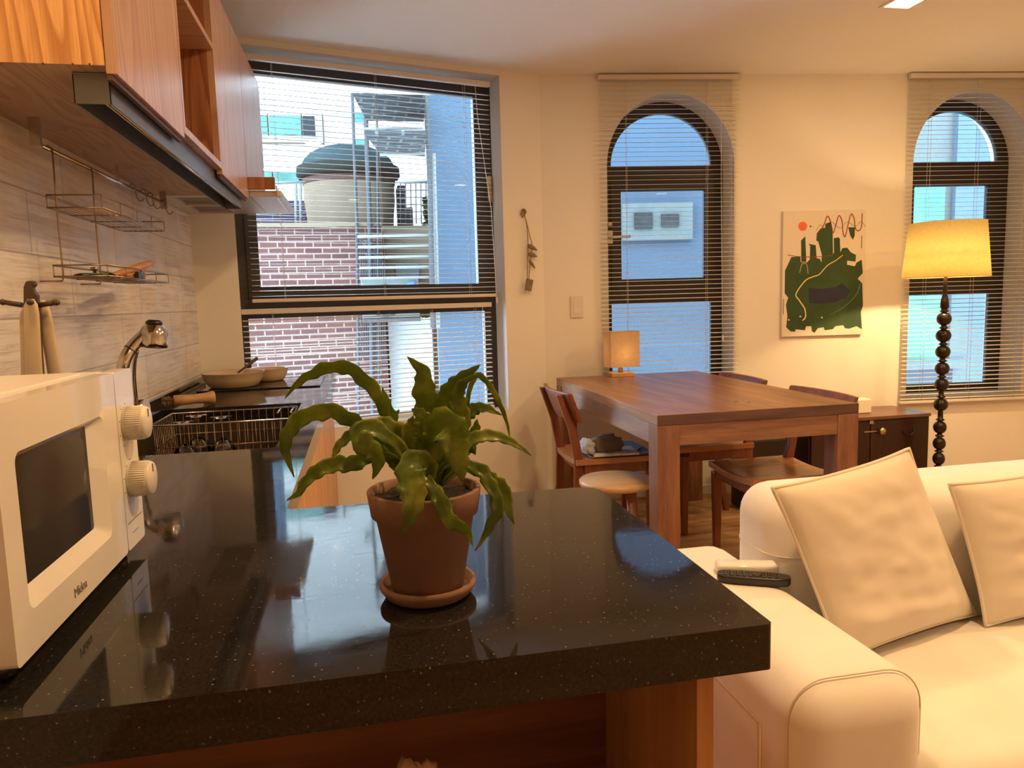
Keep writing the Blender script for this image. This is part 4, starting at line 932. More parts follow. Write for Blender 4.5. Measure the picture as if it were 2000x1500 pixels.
def leaf(pts, wid, dy0=0.0, dy1=0.0, twist=0.5, wave=0.25, seed=0, prof=None):
    """pts in the enlarged plant picture, walked from root to tip; dy: distance from the pot's middle plane"""
    n = len(pts); P3 = []
    for i, (X, Y) in enumerate(pts):
        t = i/(n-1); y = 0.862 + dy0*(1-t)+dy1*math.sin(t*math.pi/2)
        P3.append(at(530+X/2.885, 680+Y/2.885, y=y))
    N = 34; cl = spline(P3, N); mb = MB(); K = 6
    rnd = random.Random(seed); ph = rnd.uniform(0, 6); fq = rnd.uniform(5, 8)
    W = wid/2.885*0.000605*0.62
    for i, p in enumerate(cl):
        t = i/N
        T_ = (cl[min(i+1, N)]-cl[max(i-1, 0)]).normalized()
        V_ = (p-Vector((0, 0, CAM_H))).normalized()
        S = T_.cross(V_)
        if S.length < 1e-4: S = T_.orthogonal()
        S.normalize(); Nn = S.cross(T_).normalized()
        tw = twist*math.sin(2.2*t+seed)
        S2 = S*math.cos(tw)+Nn*math.sin(tw); N2 = Nn*math.cos(tw)-S*math.sin(tw)
        pr = (0.28+0.72*min(1, t/0.38)) * (1-max(0, (t-0.55)/0.45)**1.7) if prof is None else prof(t)
        w = W*pr+0.0004
        for k in range(K+1):
            s = -1+2*k/K
            wv = math.sin(t*fq*6.28*0.9+ph+(1.3 if s > 0 else 0))*wave*w*abs(s)**1.5*1.2
            edge = 1+0.14*math.sin(t*fq*6.28*1.3+ph+(2.1 if s > 0 else 0))*abs(s)
            mb.v.append(p+S2*(s*w*edge)-N2*(abs(s)**1.3*w*0.32)+N2*wv)
    for i in range(N):
        for k in range(K):
            a = i*(K+1)+k; mb.f.append((a, a+1, a+K+2, a+K+1)); mb.sm.append(True)
    mb.build('leaf', M['leaf'], pt, solid=0.0007)
LV = [
 ([(850, 760), (720, 520), (650, 390), (610, 285), (540, 190), (450, 118), (370, 100), (270, 122), (190, 165), (130, 215), (75, 285)], 62, 0.01, 0.02),
 ([(850, 760), (700, 560), (600, 455), (500, 430), (430, 385), (330, 352), (230, 365), (135, 415), (88, 490), (75, 560), (95, 630), (128, 728)], 72, 0.0, -0.02),
 ([(850, 770), (720, 640), (600, 600), (520, 622), (440, 655), (360, 652), (270, 690), (205, 740), (150, 820), (85, 858)], 66, -0.01, -0.04),
 ([(840, 770), (700, 600), (560, 490), (480, 478), (400, 530), (360, 590), (346, 628)], 46, 0.0, 0.02),
 ([(850, 770), (720, 560), (600, 470), (510, 468), (530, 540), (585, 590), (600, 660), (570, 738)], 92, -0.02, -0.055),
 ([(880, 770), (890, 690), (850, 645), (790, 670), (790, 760), (800, 850), (778, 950), (742, 1052)], 118, -0.02, -0.09),
 ([(880, 770), (900, 600), (930, 480), (970, 440), (1010, 480), (1035, 560), (1060, 660), (1078, 758)], 150, -0.02, -0.06),
 ([(860, 760), (880, 560), (895, 440), (885, 330), (862, 230), (850, 130), (765, 48)], 112, 0.01, 0.01),
 ([(870, 760), (900, 560), (940, 420), (975, 330), (1020, 240), (1085, 165), (1178, 92)], 108, 0.0, -0.01),
 ([(900, 760), (1000, 560), (1070, 440), (1062, 350), (1045, 270), (1075, 200), (1155, 148)], 76, 0.0, -0.02),
 ([(960, 740), (1080, 420), (1110, 260), (1155, 150), (1215, 190), (1262, 260), (1300, 340), (1330, 430), (1347, 520)], 26, 0.02, 0.02),
 ([(900, 760), (1000, 560), (1070, 420), (1130, 352), (1200, 335), (1300, 378)], 62, 0.02, 0.03),
 ([(900, 770), (960, 620), (1030, 555), (1120, 518), (1200, 495), (1290, 505), (1380, 545), (1465, 606)], 58, 0.0, 0.02),
 ([(900, 770), (980, 660), (1060, 640), (1140, 672), (1195, 705), (1222, 765), (1262, 830), (1268, 920), (1225, 1010), (1195, 1070), (1148, 1142)], 62, -0.01, -0.02),
 ([(950, 770), (1080, 680), (1180, 700), (1240, 745), (1295, 785), (1322, 850), (1340, 920), (1368, 992)], 66, 0.0, 0.0),
 ([(880, 770), (880, 745), (920, 800), (960, 870), (1000, 960), (1055, 1000), (1105, 1030), (1132, 1110)], 62, -0.055, -0.085),
 ([(830, 770), (800, 650), (740, 560), (680, 470), (610, 430), (560, 450)], 104, 0.0, -0.01),
 ([(840, 770), (800, 650), (770, 540), (785, 440), (800, 380)], 70, -0.01, -0.02),
 ([(870, 770), (900, 640), (930, 520), (990, 440), (1050, 400), (1100, 450)], 90, 0.01, 0.03),
 ([(850, 770), (800, 640), (740, 520), (700, 440), (650, 300), (625, 220)], 60, 0.02, 0.03),
 ([(850, 770), (870, 640), (880, 500), (900, 400), (950, 330)], 110, 0.02, 0.03),
 ([(900, 770), (980, 640), (1080, 560), (1140, 480), (1160, 400)], 84, 0.02, 0.03),
 ([(830, 770), (760, 680), (690, 620), (620, 560), (560, 480)], 80, 0.02, 0.02),
 ([(850, 770), (850, 600), (860, 470), (840, 380), (790, 340)], 84, -0.01, -0.04),
 ([(860, 770), (900, 620), (960, 500), (1000, 380), (1010, 300)], 74, -0.01, -0.03),
 ([(830, 770), (770, 660), (700, 560), (690, 420), (720, 345)], 70, 0.03, 0.04),
 ([(920, 770), (1010, 680), (1060, 600), (1120, 560), (1150, 600)], 72, 0.02, 0.03),
 ([(860, 770), (830, 690), (760, 640), (700, 660), (650, 640)], 70, 0.0, -0.02)]
for i, (p, w, d0, d1) in enumerate(LV): leaf(p, w, d0, d1, 0.12 if i in (5, 6, 7, 8, 14) else 0.42, 0.35 if i < 3 or i in (13, 15) else 0.10 if i in (5, 6, 7, 8, 12) else 0.20, seed=i)

# ------------------------------------------------------------------ dining table
tb = thing('dining_table', 'thick dark-stained pine dining table pushed against the far wall', 'table', (1.49, 3.28, 0))
tx0, tx1, ty0, ty1, tz = 1.066, 1.915, 2.555, 4.010, 0.757
top_ = MB().box((tx0, ty0, tz-0.041), (tx1, ty1, tz)).build('tabletop', M['table'], tb, bevel=0.002)
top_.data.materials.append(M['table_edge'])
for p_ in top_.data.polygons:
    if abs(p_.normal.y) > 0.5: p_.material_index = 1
for (xa, yq) in ((tx0, ty0), (tx1-0.09, ty0), (tx0, ty1-0.09), (tx1-0.09, ty1-0.09)):
    MB().box((xa, yq, 0.0), (xa+0.09, yq+0.09, tz-0.0415)).build('leg', M['table_z'], tb, bevel=0.002)
for yq in (ty0+0.004, ty1-0.034): MB().box((tx0+0.0905, yq, 0.637), (tx1-0.0905, yq+0.03, tz-0.0415)).build('apron', M['table_x'], tb, bevel=0.001)
for xa in (tx0+0.004, tx1-0.034): MB().box((xa, ty0+0.0905, 0.637), (xa+0.03, ty1-0.0905, tz-0.0415)).build('apron', M['table_y'], tb, bevel=0.001)
mb = MB()
for p, r in (((1438, 784), 0.010), ((1463, 786), 0.008)):
    q = at(*p, z=tz); mb.lathe([(0, 0.0005), (r*0.7, 0.0005), (r, 0.0)], q, 12)
mb.v = [Vector((v.x, q.y+(v.y-q.y)*1.0, v.z)) for v in mb.v]
mb.build('knots', M['lip'], tb)

# chairs: local frame, backrest towards +x, seat front towards -x
def make_chair(label):
    t = thing('dining_chair', label, 'chair', (0, 0, 0), 'dark wooden dining chairs')
    hw = 0.195
    def seatf(u, v):
        x = -0.20+0.40*u; y = -hw+2*hw*v; dip = 0.016*math.sin(math.pi*v)**1.2*(0.6+0.4*math.sin(math.pi*min(1, u*0.8+0.15)))
        return Vector((x, y, 0.45-dip))
    m = MB().grid(seatf, 12, 14)
    n0 = len(m.v); m.v += [Vector((v.x, v.y, v.z-0.026)) for v in m.v[:n0]]
    fs = list(m.f)
    for f in fs: m.f.append(tuple(i+n0 for i in f)[::-1]); m.sm.append(True)
    def idx(i, j): return i*15+j
    rim = [idx(i, 0) for i in range(13)]+[idx(12, j) for j in range(1, 15)]+[idx(i, 14) for i in range(11, -1, -1)]+[idx(0, j) for j in range(13, 0, -1)]
    for a, b in zip(rim, rim[1:]+rim[:1]): m.f.append((b, a, a+n0, b+n0)); m.sm.append(False)
    m.build('seat', M['seat'], t, local=True, bevel=0.002)
    for s in (-1, 1):
        y = s*(hw-0.022)
        MB().hexa([(-0.182, y-0.013, 0), (-0.156, y-0.013, 0), (-0.156, y+0.013, 0), (-0.182, y+0.013, 0)], [(-0.190, y-0.019, 0.405), (-0.150, y-0.019, 0.405), (-0.150, y+0.019, 0.405), (-0.190, y+0.019, 0.405)]).build('leg', M['chair'], t, local=True, bevel=0.003)
        # rear leg rises into a raked back post
        m = MB(); pr = [(0.235, 0, 0.015), (0.190, 0.25, 0.018), (0.182, 0.45, 0.021), (0.212, 0.60, 0.019), (0.272, 0.760, 0.014)]
        for (x, z, r) in pr:
            for (dx, dy) in ((-1, -1), (1, -1), (1, 1), (-1, 1)): m.v.append(Vector((x+dx*r, y*0.94+dy*0.014, z)))
        for i in range(len(pr)-1):
            for k in range(4): m.f.append((i*4+k, i*4+(k+1) % 4, (i+1)*4+(k+1) % 4, (i+1)*4+k)); m.sm.append(False)
        m.f.append((3, 2, 1, 0)); m.sm.append(False); k = (len(pr)-1)*4; m.f.append((k, k+1, k+2, k+3)); m.sm.append(False)
        m.build('back_post', M['chair'], t, local=True, bevel=0.005, seg=3)
        MB().box((-0.149, y-0.011, 0.375), (0.160, y+0.011, 0.423)).build('side_rail', M['chair'], t, local=True, bevel=0.001)
    MB().box((-0.183, -hw+0.042, 0.375), (-0.161, hw-0.042, 0.423)).build('front_rail', M['chair'], t, local=True, bevel=0.001)
    MB().box((0.163, -hw+0.042, 0.385), (0.180, hw-0.042, 0.423)).build('rear_rail', M['chair'], t, local=True, bevel=0.001)
    def backf(zz, thick):
        def f(u, v):
            y = -0.232+0.464*u; bow = 0.034*(1-(2*u-1)**2); z = 0.632+0.138*v
            x = 0.190+(z-0.6)*0.385+bow*0.9-0.028
            return Vector((x+thick, y, z))
        return f
    m = MB().grid(backf(0, 0), 14, 3); n0 = len(m.v); m.grid(backf(0, 0.020), 14, 3)
    h = len(m.f)//2; 
    for i in range(h): m.f[i] = m.f[i][::-1]
    def ix(i, j): return i*4+j
    rim = [ix(i, 0) for i in range(15)]+[ix(14, j) for j in range(1, 4)]+[ix(i, 3) for i in range(13, -1, -1)]+[ix(0, j) for j in (2, 1)]
    for a, b in zip(rim, rim[1:]+rim[:1]): m.f.append((a, b, b+n0, a+n0)); m.sm.append(False)
    m.build('backrest', M['chair'], t, local=True, bevel=0.003)
    return t
chB = make_chair('dark wooden chair with bare seat at the near right of the table')
chB.location = (1.715, 2.850, 0)
chC = copy_tree(chB); chC.location = (1.715, 3.540, 0); chC['label'] = 'dark wooden chair at the far right of the table, nearer the wall'
chA = copy_tree(chB); chA.location = (1.150, 3.430, 0); chA.rotation_euler = (0, 0, math.pi); chA['label'] = 'dark wooden chair left of the table with papers and cloth on its seat'
# stool
so = thing('round_stool', 'low round pale-topped wooden stool at the near left table leg', 'stool', (1.035, 2.935, 0))
sc = Vector((1.032, 2.925, 0))
so.location = sc
MB().lathe([(0.0, 0.405), (0.150, 0.405), (0.158, 0.410), (0.158, 0.426), (0.152, 0.432), (0, 0.432)], sc, 48).build('seat', M['stool_top'], so)
for k in range(4):
    a = math.radians(20+90*k); u = Vector((math.cos(a), math.sin(a), 0))
    MB().tube([sc+u*0.085+Vector((0, 0, 0.404)), sc+u*0.13], [0.017, 0.014], 12).build('leg', M['table_z'], so)
# things on chair A's seat
tag(MB().box((1.03, 3.26, 0.4505), (1.35, 3.57, 0.4565)).build('magazine', M['dark_paper'], bevel=0.001), 'slate blue magazine lying on the seat of the left chair', 'magazine')
mb = MB().hexa([(1.04, 3.25, 0.457), (1.26, 3.24, 0.457), (1.28, 3.41, 0.457), (1.06, 3.43, 0.457)], [(1.04, 3.25, 0.466), (1.26, 3.24, 0.466), (1.28, 3.41, 0.466), (1.06, 3.43, 0.466)])
tag(mb.build('leaflet', M['paper'], bevel=0.001), 'folded printed leaflet on top of the slate blue magazine', 'paper')
tag(MB().tube([(1.29, 3.33, 0.4612), (1.335, 3.39, 0.4612)], 0.0038, 10).build('pen', M['black']), 'black pen on the slate blue magazine', 'pen')
def lump(c, s, seed, zf):
    def f(u, v):
        th = u*math.pi; ph = v*2*math.pi; d = Vector((math.sin(th)*math.cos(ph), math.sin(th)*math.sin(ph), math.cos(th)))
        k = 1+0.22*noise.noise(d*2.2+Vector((seed, 0, 0)))+0.12*noise.noise(d*6+Vector((0, seed, 0)))
        def pw(a, e=0.75): return math.copysign(abs(a)**e, a)
        p = Vector((c[0]+pw(d.x)*s[0]*k, c[1]+pw(d.y)*s[1]*k, c[2]+pw(d.z)*s[2]*k))
        p.z = max(p.z, zf); return p
    return MB().grid(f, 26, 36)
tag(lump((1.125, 3.335, 0.497), (0.080, 0.055, 0.045), 1.0, 0.4665).build('folded_cap', M['taupe']), 'taupe cloth cap heaped on the leaflet on the left chair', 'cap')
tag(lump((1.030, 3.325, 0.490), (0.030, 0.055, 0.040), 5.0, 0.4665).build('crumpled_cloth', M['cover']), 'pale blue grey cloth beside the taupe cap on the left chair', 'cloth')

# table lamp
lc = Vector((1.418, 3.925, tz)); lw = lc+Vector((0.006, 0.0, 0))
tl = thing('table_lamp', 'small wooden table lamp with a rectangular linen shade on the dining table', 'lamp', tuple(lc))
MB().box(lc+Vector((-0.066, -0.045, 0.0005)), lc+Vector((0.066, 0.045, 0.022))).build('base', M['light_wood'], tl, bevel=0.002)
MB().box(lc+Vector((-0.011, -0.011, 0.0225)), lc+Vector((0.011, 0.011, 0.075))).build('stem', M['light_wood'], tl, bevel=0.001)
sh = MB(); z0, z1 = lc.z+0.055, lc.z+0.252; hx_, hy_ = 0.084, 0.062
for (dx0, dy0, dx1, dy1) in ((-hx_, -hy_, hx_, -hy_), (hx_, -hy_, hx_, hy_), (hx_, hy_, -hx_, hy_), (-hx_, hy_, -hx_, -hy_)):
    sh.add([(lw.x+dx0, lw.y+dy0, z0), (lw.x+dx1, lw.y+dy1, z0), (lw.x+dx1, lw.y+dy1, z1), (lw.x+dx0, lw.y+dy0, z1)], [(0, 1, 2, 3)])
sho = sh.build('shade', M['linen'], tl, solid=0.0012)
MB().tube([(lw.x-hx_, lw.y-hy_, z1), (lw.x+hx_, lw.y-hy_, z1), (lw.x+hx_, lw.y+hy_, z1), (lw.x-hx_, lw.y+hy_, z1)], 0.0018, 6, closed=True).build('rim_wire', M['linen'], sho)
MB().lathe([(0.0, 0.0), (0.014, 0.004), (0.022, 0.03), (0.016, 0.048), (0, 0.055)], lc+Vector((0.006, 0, 0.10)), 18).build('bulb', M['clear'], tl)

# ------------------------------------------------------------------ chest
ch = thing('wooden_chest', 'dark red lacquered chest with brass fittings under the far window', 'chest', (2.75, 3.7, 0))
def chT(x, y, z): return Vector((x, y+0.0, z))
hx0, hx1 = 2.36, 3.115
def yb_(x): return (cA-0.060-nA.x*x)/nA.y
MB().hexa([(hx0, 3.556, 0.03), (hx1, 3.556, 0.03), (hx1, 3.80, 0.03), (hx0, 3.80, 0.03)], [(hx0, 3.556, 0.485), (hx1, 3.556, 0.485), (hx1, 3.80, 0.485), (hx0, 3.80, 0.485)]).build('body', M['chest'], ch, bevel=0.002)
MB().hexa([(hx0-0.008, 3.548, 0.485), (hx1+0.006, 3.548, 0.485), (hx1+0.006, yb_(hx1), 0.485), (hx0-0.008, yb_(hx0), 0.485)], [(hx0-0.008, 3.548, 0.503), (hx1+0.006, 3.548, 0.503), (hx1+0.006, yb_(hx1), 0.503), (hx0-0.008, yb_(hx0), 0.503)]).build('top', M['chest_top'], ch, bevel=0.002)
MB().box((hx0+0.02, 3.57, 0.0), (hx1-0.02, 3.78, 0.0295)).build('plinth', M['chest'], ch)
for (xa, xb_) in ((hx0+0.01, 2.73), (2.735, hx1-0.01)):
    d = MB().box((xa, 3.545, 0.05), (xb_, 3.5555, 0.475)).build('door', M['chest'], ch, bevel=0.002)
k = at(1722, 842, y=3.535)
MB().lathe([(0.004, 0.0), (0.006, -0.008), (0.019, -0.014), (0.021, -0.020), (0.014, -0.028), (0, -0.030)], (k.x, 3.545, k.z), 24, axis=(0, 1, 0)).build('knob', M['brass'], ch)
k2 = at(1703, 825, y=3.54)
MB().box((k2.x-0.012, 3.541, k2.z-0.009), (k2.x+0.012, 3.5449, k2.z+0.009)).build('lock_plate', M['brass'], ch)
MB().box((k2.x-0.045, 3.541, k.z-0.003), (k.x-0.02, 3.5449, k.z+0.003)).build('latch', M['brass'], ch)
k3 = at(1775, 843, y=3.54); pts = [Vector((k3.x+0.035*math.cos(a), 3.538, k3.z+0.012-0.032*math.sin(a))) for a in [math.pi*i/12 for i in range(13)]]
MB().tube(pts, 0.003, 8).build('drop_handle', M['ebony'], ch)
tbx = at(1678, 770, y=3.70)
tag(MB().box((2.735, 3.66, 0.5035), (2.825, 3.74, 0.585)).build('tissue_box', M['canvas'], bevel=0.006), 'pale tissue box on the dark chest behind the right chair', 'box')
gb2 = tag(MB().box((2.04, 3.62, 0.0), (2.28, 3.82, 0.40)).build('storage_box', M['ebony'], bevel=0.01), 'dark storage box on the floor left of the chest', 'box')

# ------------------------------------------------------------------ floor lamp
fx_, fy_ = 3.07, 3.425
fl = thing('floor_lamp', 'floor lamp with dark turned bobbin pole and glowing cream shade', 'lamp', (fx_, fy_, 0))
prof = [(0.13, 0.0), (0.135, 0.01), (0.13, 0.022), (0.05, 0.032), (0.03, 0.05)]
MB().lathe(prof, (fx_, fy_, 0.0005), 40).build('base', M['ebony'], fl)
balls = [1.205, 1.03, 0.945, 0.855, 0.765, 0.670, 0.565, 0.475, 0.385, 0.298, 0.210, 0.125]
pp = [(0.016, 0.04)]
bl_ = [(0.10, .030), (0.185, .031), (0.270, .031), (0.355, .032), (0.445, .033), (0.5705, .036), (0.680, .035), (0.767, .036), (0.858, .037), (0.945, .038), (1.035, .037)]
for z, r in bl_:
    h_ = 0.034
    for a in range(-4, 5):
        an = a/4*math.pi/2*0.86; pp.append((0.006+(r-0.006)*math.cos(an), z+h_*math.sin(an)))
    pp += [(0.013, z+0.036), (0.022, z+0.040), (0.022, z+0.044), (0.014, z+0.048)]
pp = [p for p in sorted(pp, key=lambda q: q[1])]
pp += [(0.018, 1.092), (0.022, 1.10), (0.019, 1.135), (0.011, 1.165), (0.012, 1.19), (0.009, 1.22), (0.007, 1.335)]
MB().lathe(pp, (fx_, fy_, 0), 28).build('pole', M['ebony'], fl)
zs0, zs1 = 1.258, 1.545; sc0 = Vector((fx_-0.002, fy_, 0))
MB().lathe([(0.208, zs0), (0.181, zs1)], sc0, 56, cap=False).build('shade', M['shade'], fl, solid=0.0012)
MB().tube([sc0+Vector((0.208*math.cos(a), 0.208*math.sin(a), zs0)) for a in [2*math.pi*k/48 for k in range(48)]], 0.002, 6, closed=True).build('shade_ring', M['shade'], fl)
MB().lathe([(0.0, -0.05), (0.02, -0.04), (0.032, 0.0), (0.024, 0.035), (0, 0.045)], (fx_, fy_, 1.385), 20).build('bulb', M['clear'], fl)
def point_light(name, loc, power, size, parent, col=WARM):
    l = bpy.data.lights.new(name, 'POINT'); l.energy = power; l.color = col; l.shadow_soft_size = size
    o = bpy.data.objects.new(name, l); COL.objects.link(o); o.parent = parent; o.location = Vector(loc)-parent_off(parent); return o
point_light('bulb_light', (fx_, fy_, 1.385), LAMP_W, 0.025, fl, (1, 0.68, 0.34))
dl = bpy.data.lights.new('added_down_light', 'AREA'); dl.shape = 'DISK'; dl.size = 0.06; dl.energy = LAMP_W*1.2; dl.color = (1, 0.62, 0.27)   # second light added in the shade, aimed down to brighten the chair seats
do = bpy.data.objects.new('added_down_light', dl); COL.objects.link(do); do.parent = fl; do.location = (0.0, 0.0, 1.372)
point_light('bulb_light', tuple(lc+Vector((0.006, 0, 0.13))), 0.26, 0.012, tl, (1, 0.66, 0.33))

# ------------------------------------------------------------------ painting
def TP(a, b, w): return TAf(1.961+a*0.506, 0.938+b*0.735, -w)
pg = thing('painting', 'abstract canvas with dark green field, orange dot and red zigzag', 'painting', tuple(TAf(2.214, 0.938, -0.01)))
wbox(TAf, 1.961, 0.938, -0.024, 2.467, 1.673, -0.001).build('canvas', M['canvas'], pg, bevel=0.0015)
def cv(X, Y): 
    a = (X-240)/(1036-240+(Y-150)*(-0.028)); b = 1-(Y-(172-a*24))/(1385-a*25-(172-a*24)); return a, b
def stroke(pts, r, mat, name, w=0.0246, n=40):
    q = [TP(*cv(*p), w) for p in pts]; q = spline(q, n) if len(q) > 2 else q
    mb = MB()
    N = len(q)
    for i, p in enumerate(q):
        T_ = (q[min(i+1, N-1)]-q[max(i-1, 0)]).normalized(); S = T_.cross(nA).normalized(); rr_ = r if not isinstance(r, (list, tuple)) else r[0]+(r[1]-r[0])*i/(N-1)
        mb.v += [p+S*rr_, p-S*rr_]
    for i in range(N-1): mb.f.append((2*i, 2*i+1, 2*i+3, 2*i+2)); mb.sm.append(False)
    return mb.build(name, mat, pg, solid=0.0005)
def patch(pts, mat, name, w0=0.0241, w1=0.0248): return outline_mb([cv(*p) for p in pts], [], lambda u, v, w: TP(u, v, w), w0, w1).build(name, mat, pg)
G = [(320, 610), (405, 605), (410, 660), (470, 660), (495, 630), (498, 500), (480, 480), (550, 495), (560, 620), (590, 625), (605, 660), (610, 590), (575, 460), (555, 450), (560, 380), (600, 330), (640, 330), (640, 290), (690, 270), (710, 330), (715, 580), (725, 560), (722, 425), (770, 418), (780, 430), (785, 560), (805, 520), (850, 515), (885, 560), (935, 585), (930, 650), (850, 640), (850, 680), (925, 695), (940, 660), (990, 630), (1000, 760), (950, 815), (995, 860), (1000, 1080), (980, 1140), (990, 1310), (940, 1280), (870, 1305), (830, 1300), (815, 1270), (740, 1280), (715, 1310), (640, 1320), (630, 1290), (575, 1300), (545, 1345), (520, 1330), (515, 1280), (465, 1280), (455, 1320), (370, 1310), (360, 1335), (320, 1330), (280, 1290), (290, 1180), (275, 1070), (295, 1000), (262, 960), (262, 740), (285, 690)]
patch(G, M['p_green'], 'green_field')
patch([(410, 450), (450, 410), (462, 655), (415, 655)], M['p_green'], 'green_stroke'); patch([(860, 320), (925, 320), (922, 400), (905, 440), (880, 400)], M['p_green'], 'green_stroke')
patch([(485, 905), (600, 915), (740, 900), (800, 860), (880, 930), (840, 1000), (720, 1050), (620, 1060), (490, 1055)], M['p_blue'], 'blue_patch', 0.0248, 0.0252)
patch([(420+42*math.cos(a)+5, 315+44*math.sin(a)) for a in [2*math.pi*k/24 for k in range(24)]], M['p_orange'], 'orange_dot')
stroke([(600, 350), (630, 290), (660, 215), (690, 270), (715, 375), (740, 300), (770, 210), (800, 260), (810, 370), (830, 410), (850, 330), (885, 198), (915, 230), (930, 330), (960, 352), (988, 310), (995, 185)], 0.0026, M['p_red'], 'red_zigzag', 0.0254, 90)
stroke([(550, 360), (590, 300), (640, 330), (700, 270), (780, 330), (850, 270), (930, 310), (985, 262), (1028, 315)], 0.0007, M['p_dark'], 'thin_line', 0.0252, 60)
stroke([(808, 588), (740, 640), (660, 690), (585, 775), (520, 800), (450, 840), (368, 965), (400, 1030), (450, 1110), (458, 1190), (430, 1225)], (0.0022, 0.0038), M['p_yellow'], 'yellow_path', 0.0254, 60)
stroke([(980, 860), (930, 980), (820, 1090), (690, 1170)], (0.0024, 0.0008), M['p_grey'], 'grey_arc', 0.0252, 30)
stroke([(285, 590), (400, 605), (560, 605), (715, 590)], 0.0018, M['p_red'], 'red_line', 0.0252, 20)
stroke([(252, 1015), (250, 1165)], 0.0018, M['p_dark'], 'dark_dash'); stroke([(992, 400), (988, 520)], 0.0018, M['p_dark'], 'dark_dash')
stroke([(400, 760), (415, 690), (430, 672), (465, 680), (480, 770)], 0.0012, M['p_yellow'], 'pale_scratch', 0.0252, 20)
for (X, Y) in ((410, 1185), (302, 1218), (612, 1195)): patch([(X+9*math.cos(a), Y+9*math.sin(a)) for a in [2*math.pi*k/10 for k in range(10)]], M['p_yellow'], 'pale_dot', 0.0248, 0.0253)
patch([(500+8*math.cos(a), 315+9*math.sin(a)) for a in [2*math.pi*k/10 for k in range(10)]], M['p_dark'], 'dark_dot')

# switch
sw = thing('light_switch', 'cream light switch plate on the wall left of the first arched window', 'light switch', tuple(TAf(0.735, 1.15, 0)))
wbox(TAf, 0.698, 1.088, -0.009, 0.773, 1.213, -0.0005).build('plate', M['cream_plastic'], sw, bevel=0.002)
wbox(TAf, 0.714, 1.112, -0.012, 0.757, 1.148, -0.009).build('rocker', M['white_plastic'], sw, bevel=0.001)
wbox(TAf, 0.714, 1.152, -0.011, 0.757, 1.188, -0.009).build('rocker', M['cream_plastic'], sw, bevel=0.001)
# hanging ornament
on = thing('hanging_ornament', 'driftwood birds strung on twine on the wall beside the kitchen window', 'ornament', tuple(TWf(1.99, 1.47, -0.02)))
def W_(px, py, w=-0.03):
    d = at(px, py, y=1)-Vector((0, 0, CAM_H)); return Vector((0, 0, CAM_H))+d*((cW+w)/d.dot(nW))
kn = W_(1022, 412, -0.008)
MB().tube(spline([W_(1018, 420, -0.01), W_(1021, 409, -0.012), W_(1027, 414, -0.01), W_(1020, 424, -0.01)], 14), 0.005, 8).lathe([(0.008, 0), (0.008, 0.03)], kn, 10, axis=nW).build('knot', M['twine'], on)
MB().tube(spline([W_(1023, 415, -0.012), W_(1029, 440, -0.02), W_(1031, 470), W_(1031, 500), W_(1030, 545)], 20), 0.0022, 6).tube(spline([W_(1023, 415, -0.012), W_(1030, 440, -0.02), W_(1036, 465), W_(1039, 480), W_(1035, 520), W_(1033, 545)], 20), 0.0022, 6).build('twine', M['twine'], on)
for (a, b_, r_) in (((1031, 478), (1049, 489), 0.014), ((1032, 495), (1049, 501), 0.015), ((1034, 508), (1045, 524), 0.010)):
    pa, pb = W_(*a), W_(*b_)
    MB().tube([pa, pa+(pb-pa)*0.25, pa+(pb-pa)*0.6, pb], [0.006, r_, r_*0.8, 0.003], 12).build('driftwood_bird', M['driftwood'], on)
vs = [W_(1028, 544), W_(1040, 547), W_(1036, 569), W_(1025, 567)]
MB().hexa(vs, [v-nW*0.012 for v in vs]).build('wood_tag', M['driftwood'], on)

# ------------------------------------------------------------------ sofa
sf = thing('sofa', 'cream fabric sofa with a wide rounded arm beside the peninsula', 'sofa', (1.4, 1.3, 0))
def rbox(a, b, r, name, mat=None, seg=6, wob=0.0):
    o = MB().box(a, b).build(name, mat or M['sofa'], sf, bevel=r, seg=seg)
    return o
rbox((0.648, 0.985, 0.06), (0.905, 1.735, 0.567), 0.072, 'arm')
rbox((0.890, 1.45, 0.06), (3.05, 1.675, 0.742), 0.075, 'backrest')
rbox((0.908, 1.00, 0.06), (3.0, 1.50, 0.27), 0.03, 'base')
rbox((0.880, 0.955, 0.22), (2.35, 1.475, 0.415), 0.055, 'seat_cushion')
rbox((2.352, 0.955, 0.22), (3.05, 1.475, 0.415), 0.055, 'seat_cushion')
def seam(pts, r=0.0028, name='seam'): MB().tube(pts, r, 6).build(name, M['piping'], sf)
def rr_path(a0, a1, z0, z1, r, fixed, axis, n=8):
    o = []
    for k in range(n+1):
        a = math.pi-math.pi/2*k/n; o.append((a0+r+r*math.cos(a), z1-r+r*math.sin(a)))
    for k in range(n+1):
        a = math.pi/2-math.pi/2*k/n; o.append((a1-r+r*math.cos(a), z1-r+r*math.sin(a)))
    o = [(a0, z0)]+o+[(a1, z0)]
    return [Vector((p[0], fixed, p[1])) if axis == 'y' else Vector((fixed, p[0], p[1])) for p in o]
seam(rr_path(0.650, 0.903, 0.1, 0.566, 0.072, 1.028, 'y'), 0.0016)
rc0 = [Vector((0.965-0.0755*math.cos(a), 1.525-0.0755*math.sin(a), 0.60)) for a in [math.pi/2*k/8 for k in range(9)]]
seam([Vector((1.3, 1.4495, 0.60))]+rc0[::-1]+[Vector((v.x, 3.125-v.y, 0.60)) for v in rc0]+[Vector((1.3, 1.6755, 0.60))], 0.0018)
vs = [Vector((0.6475, 1.10, 0.06)), Vector((0.6475, 1.10, 0.455)), Vector((0.6475, 1.70, 0.455))]
seam(vs, 0.003); seam([v+Vector((0, 0.012, -0.004)) for v in vs], 0.002)
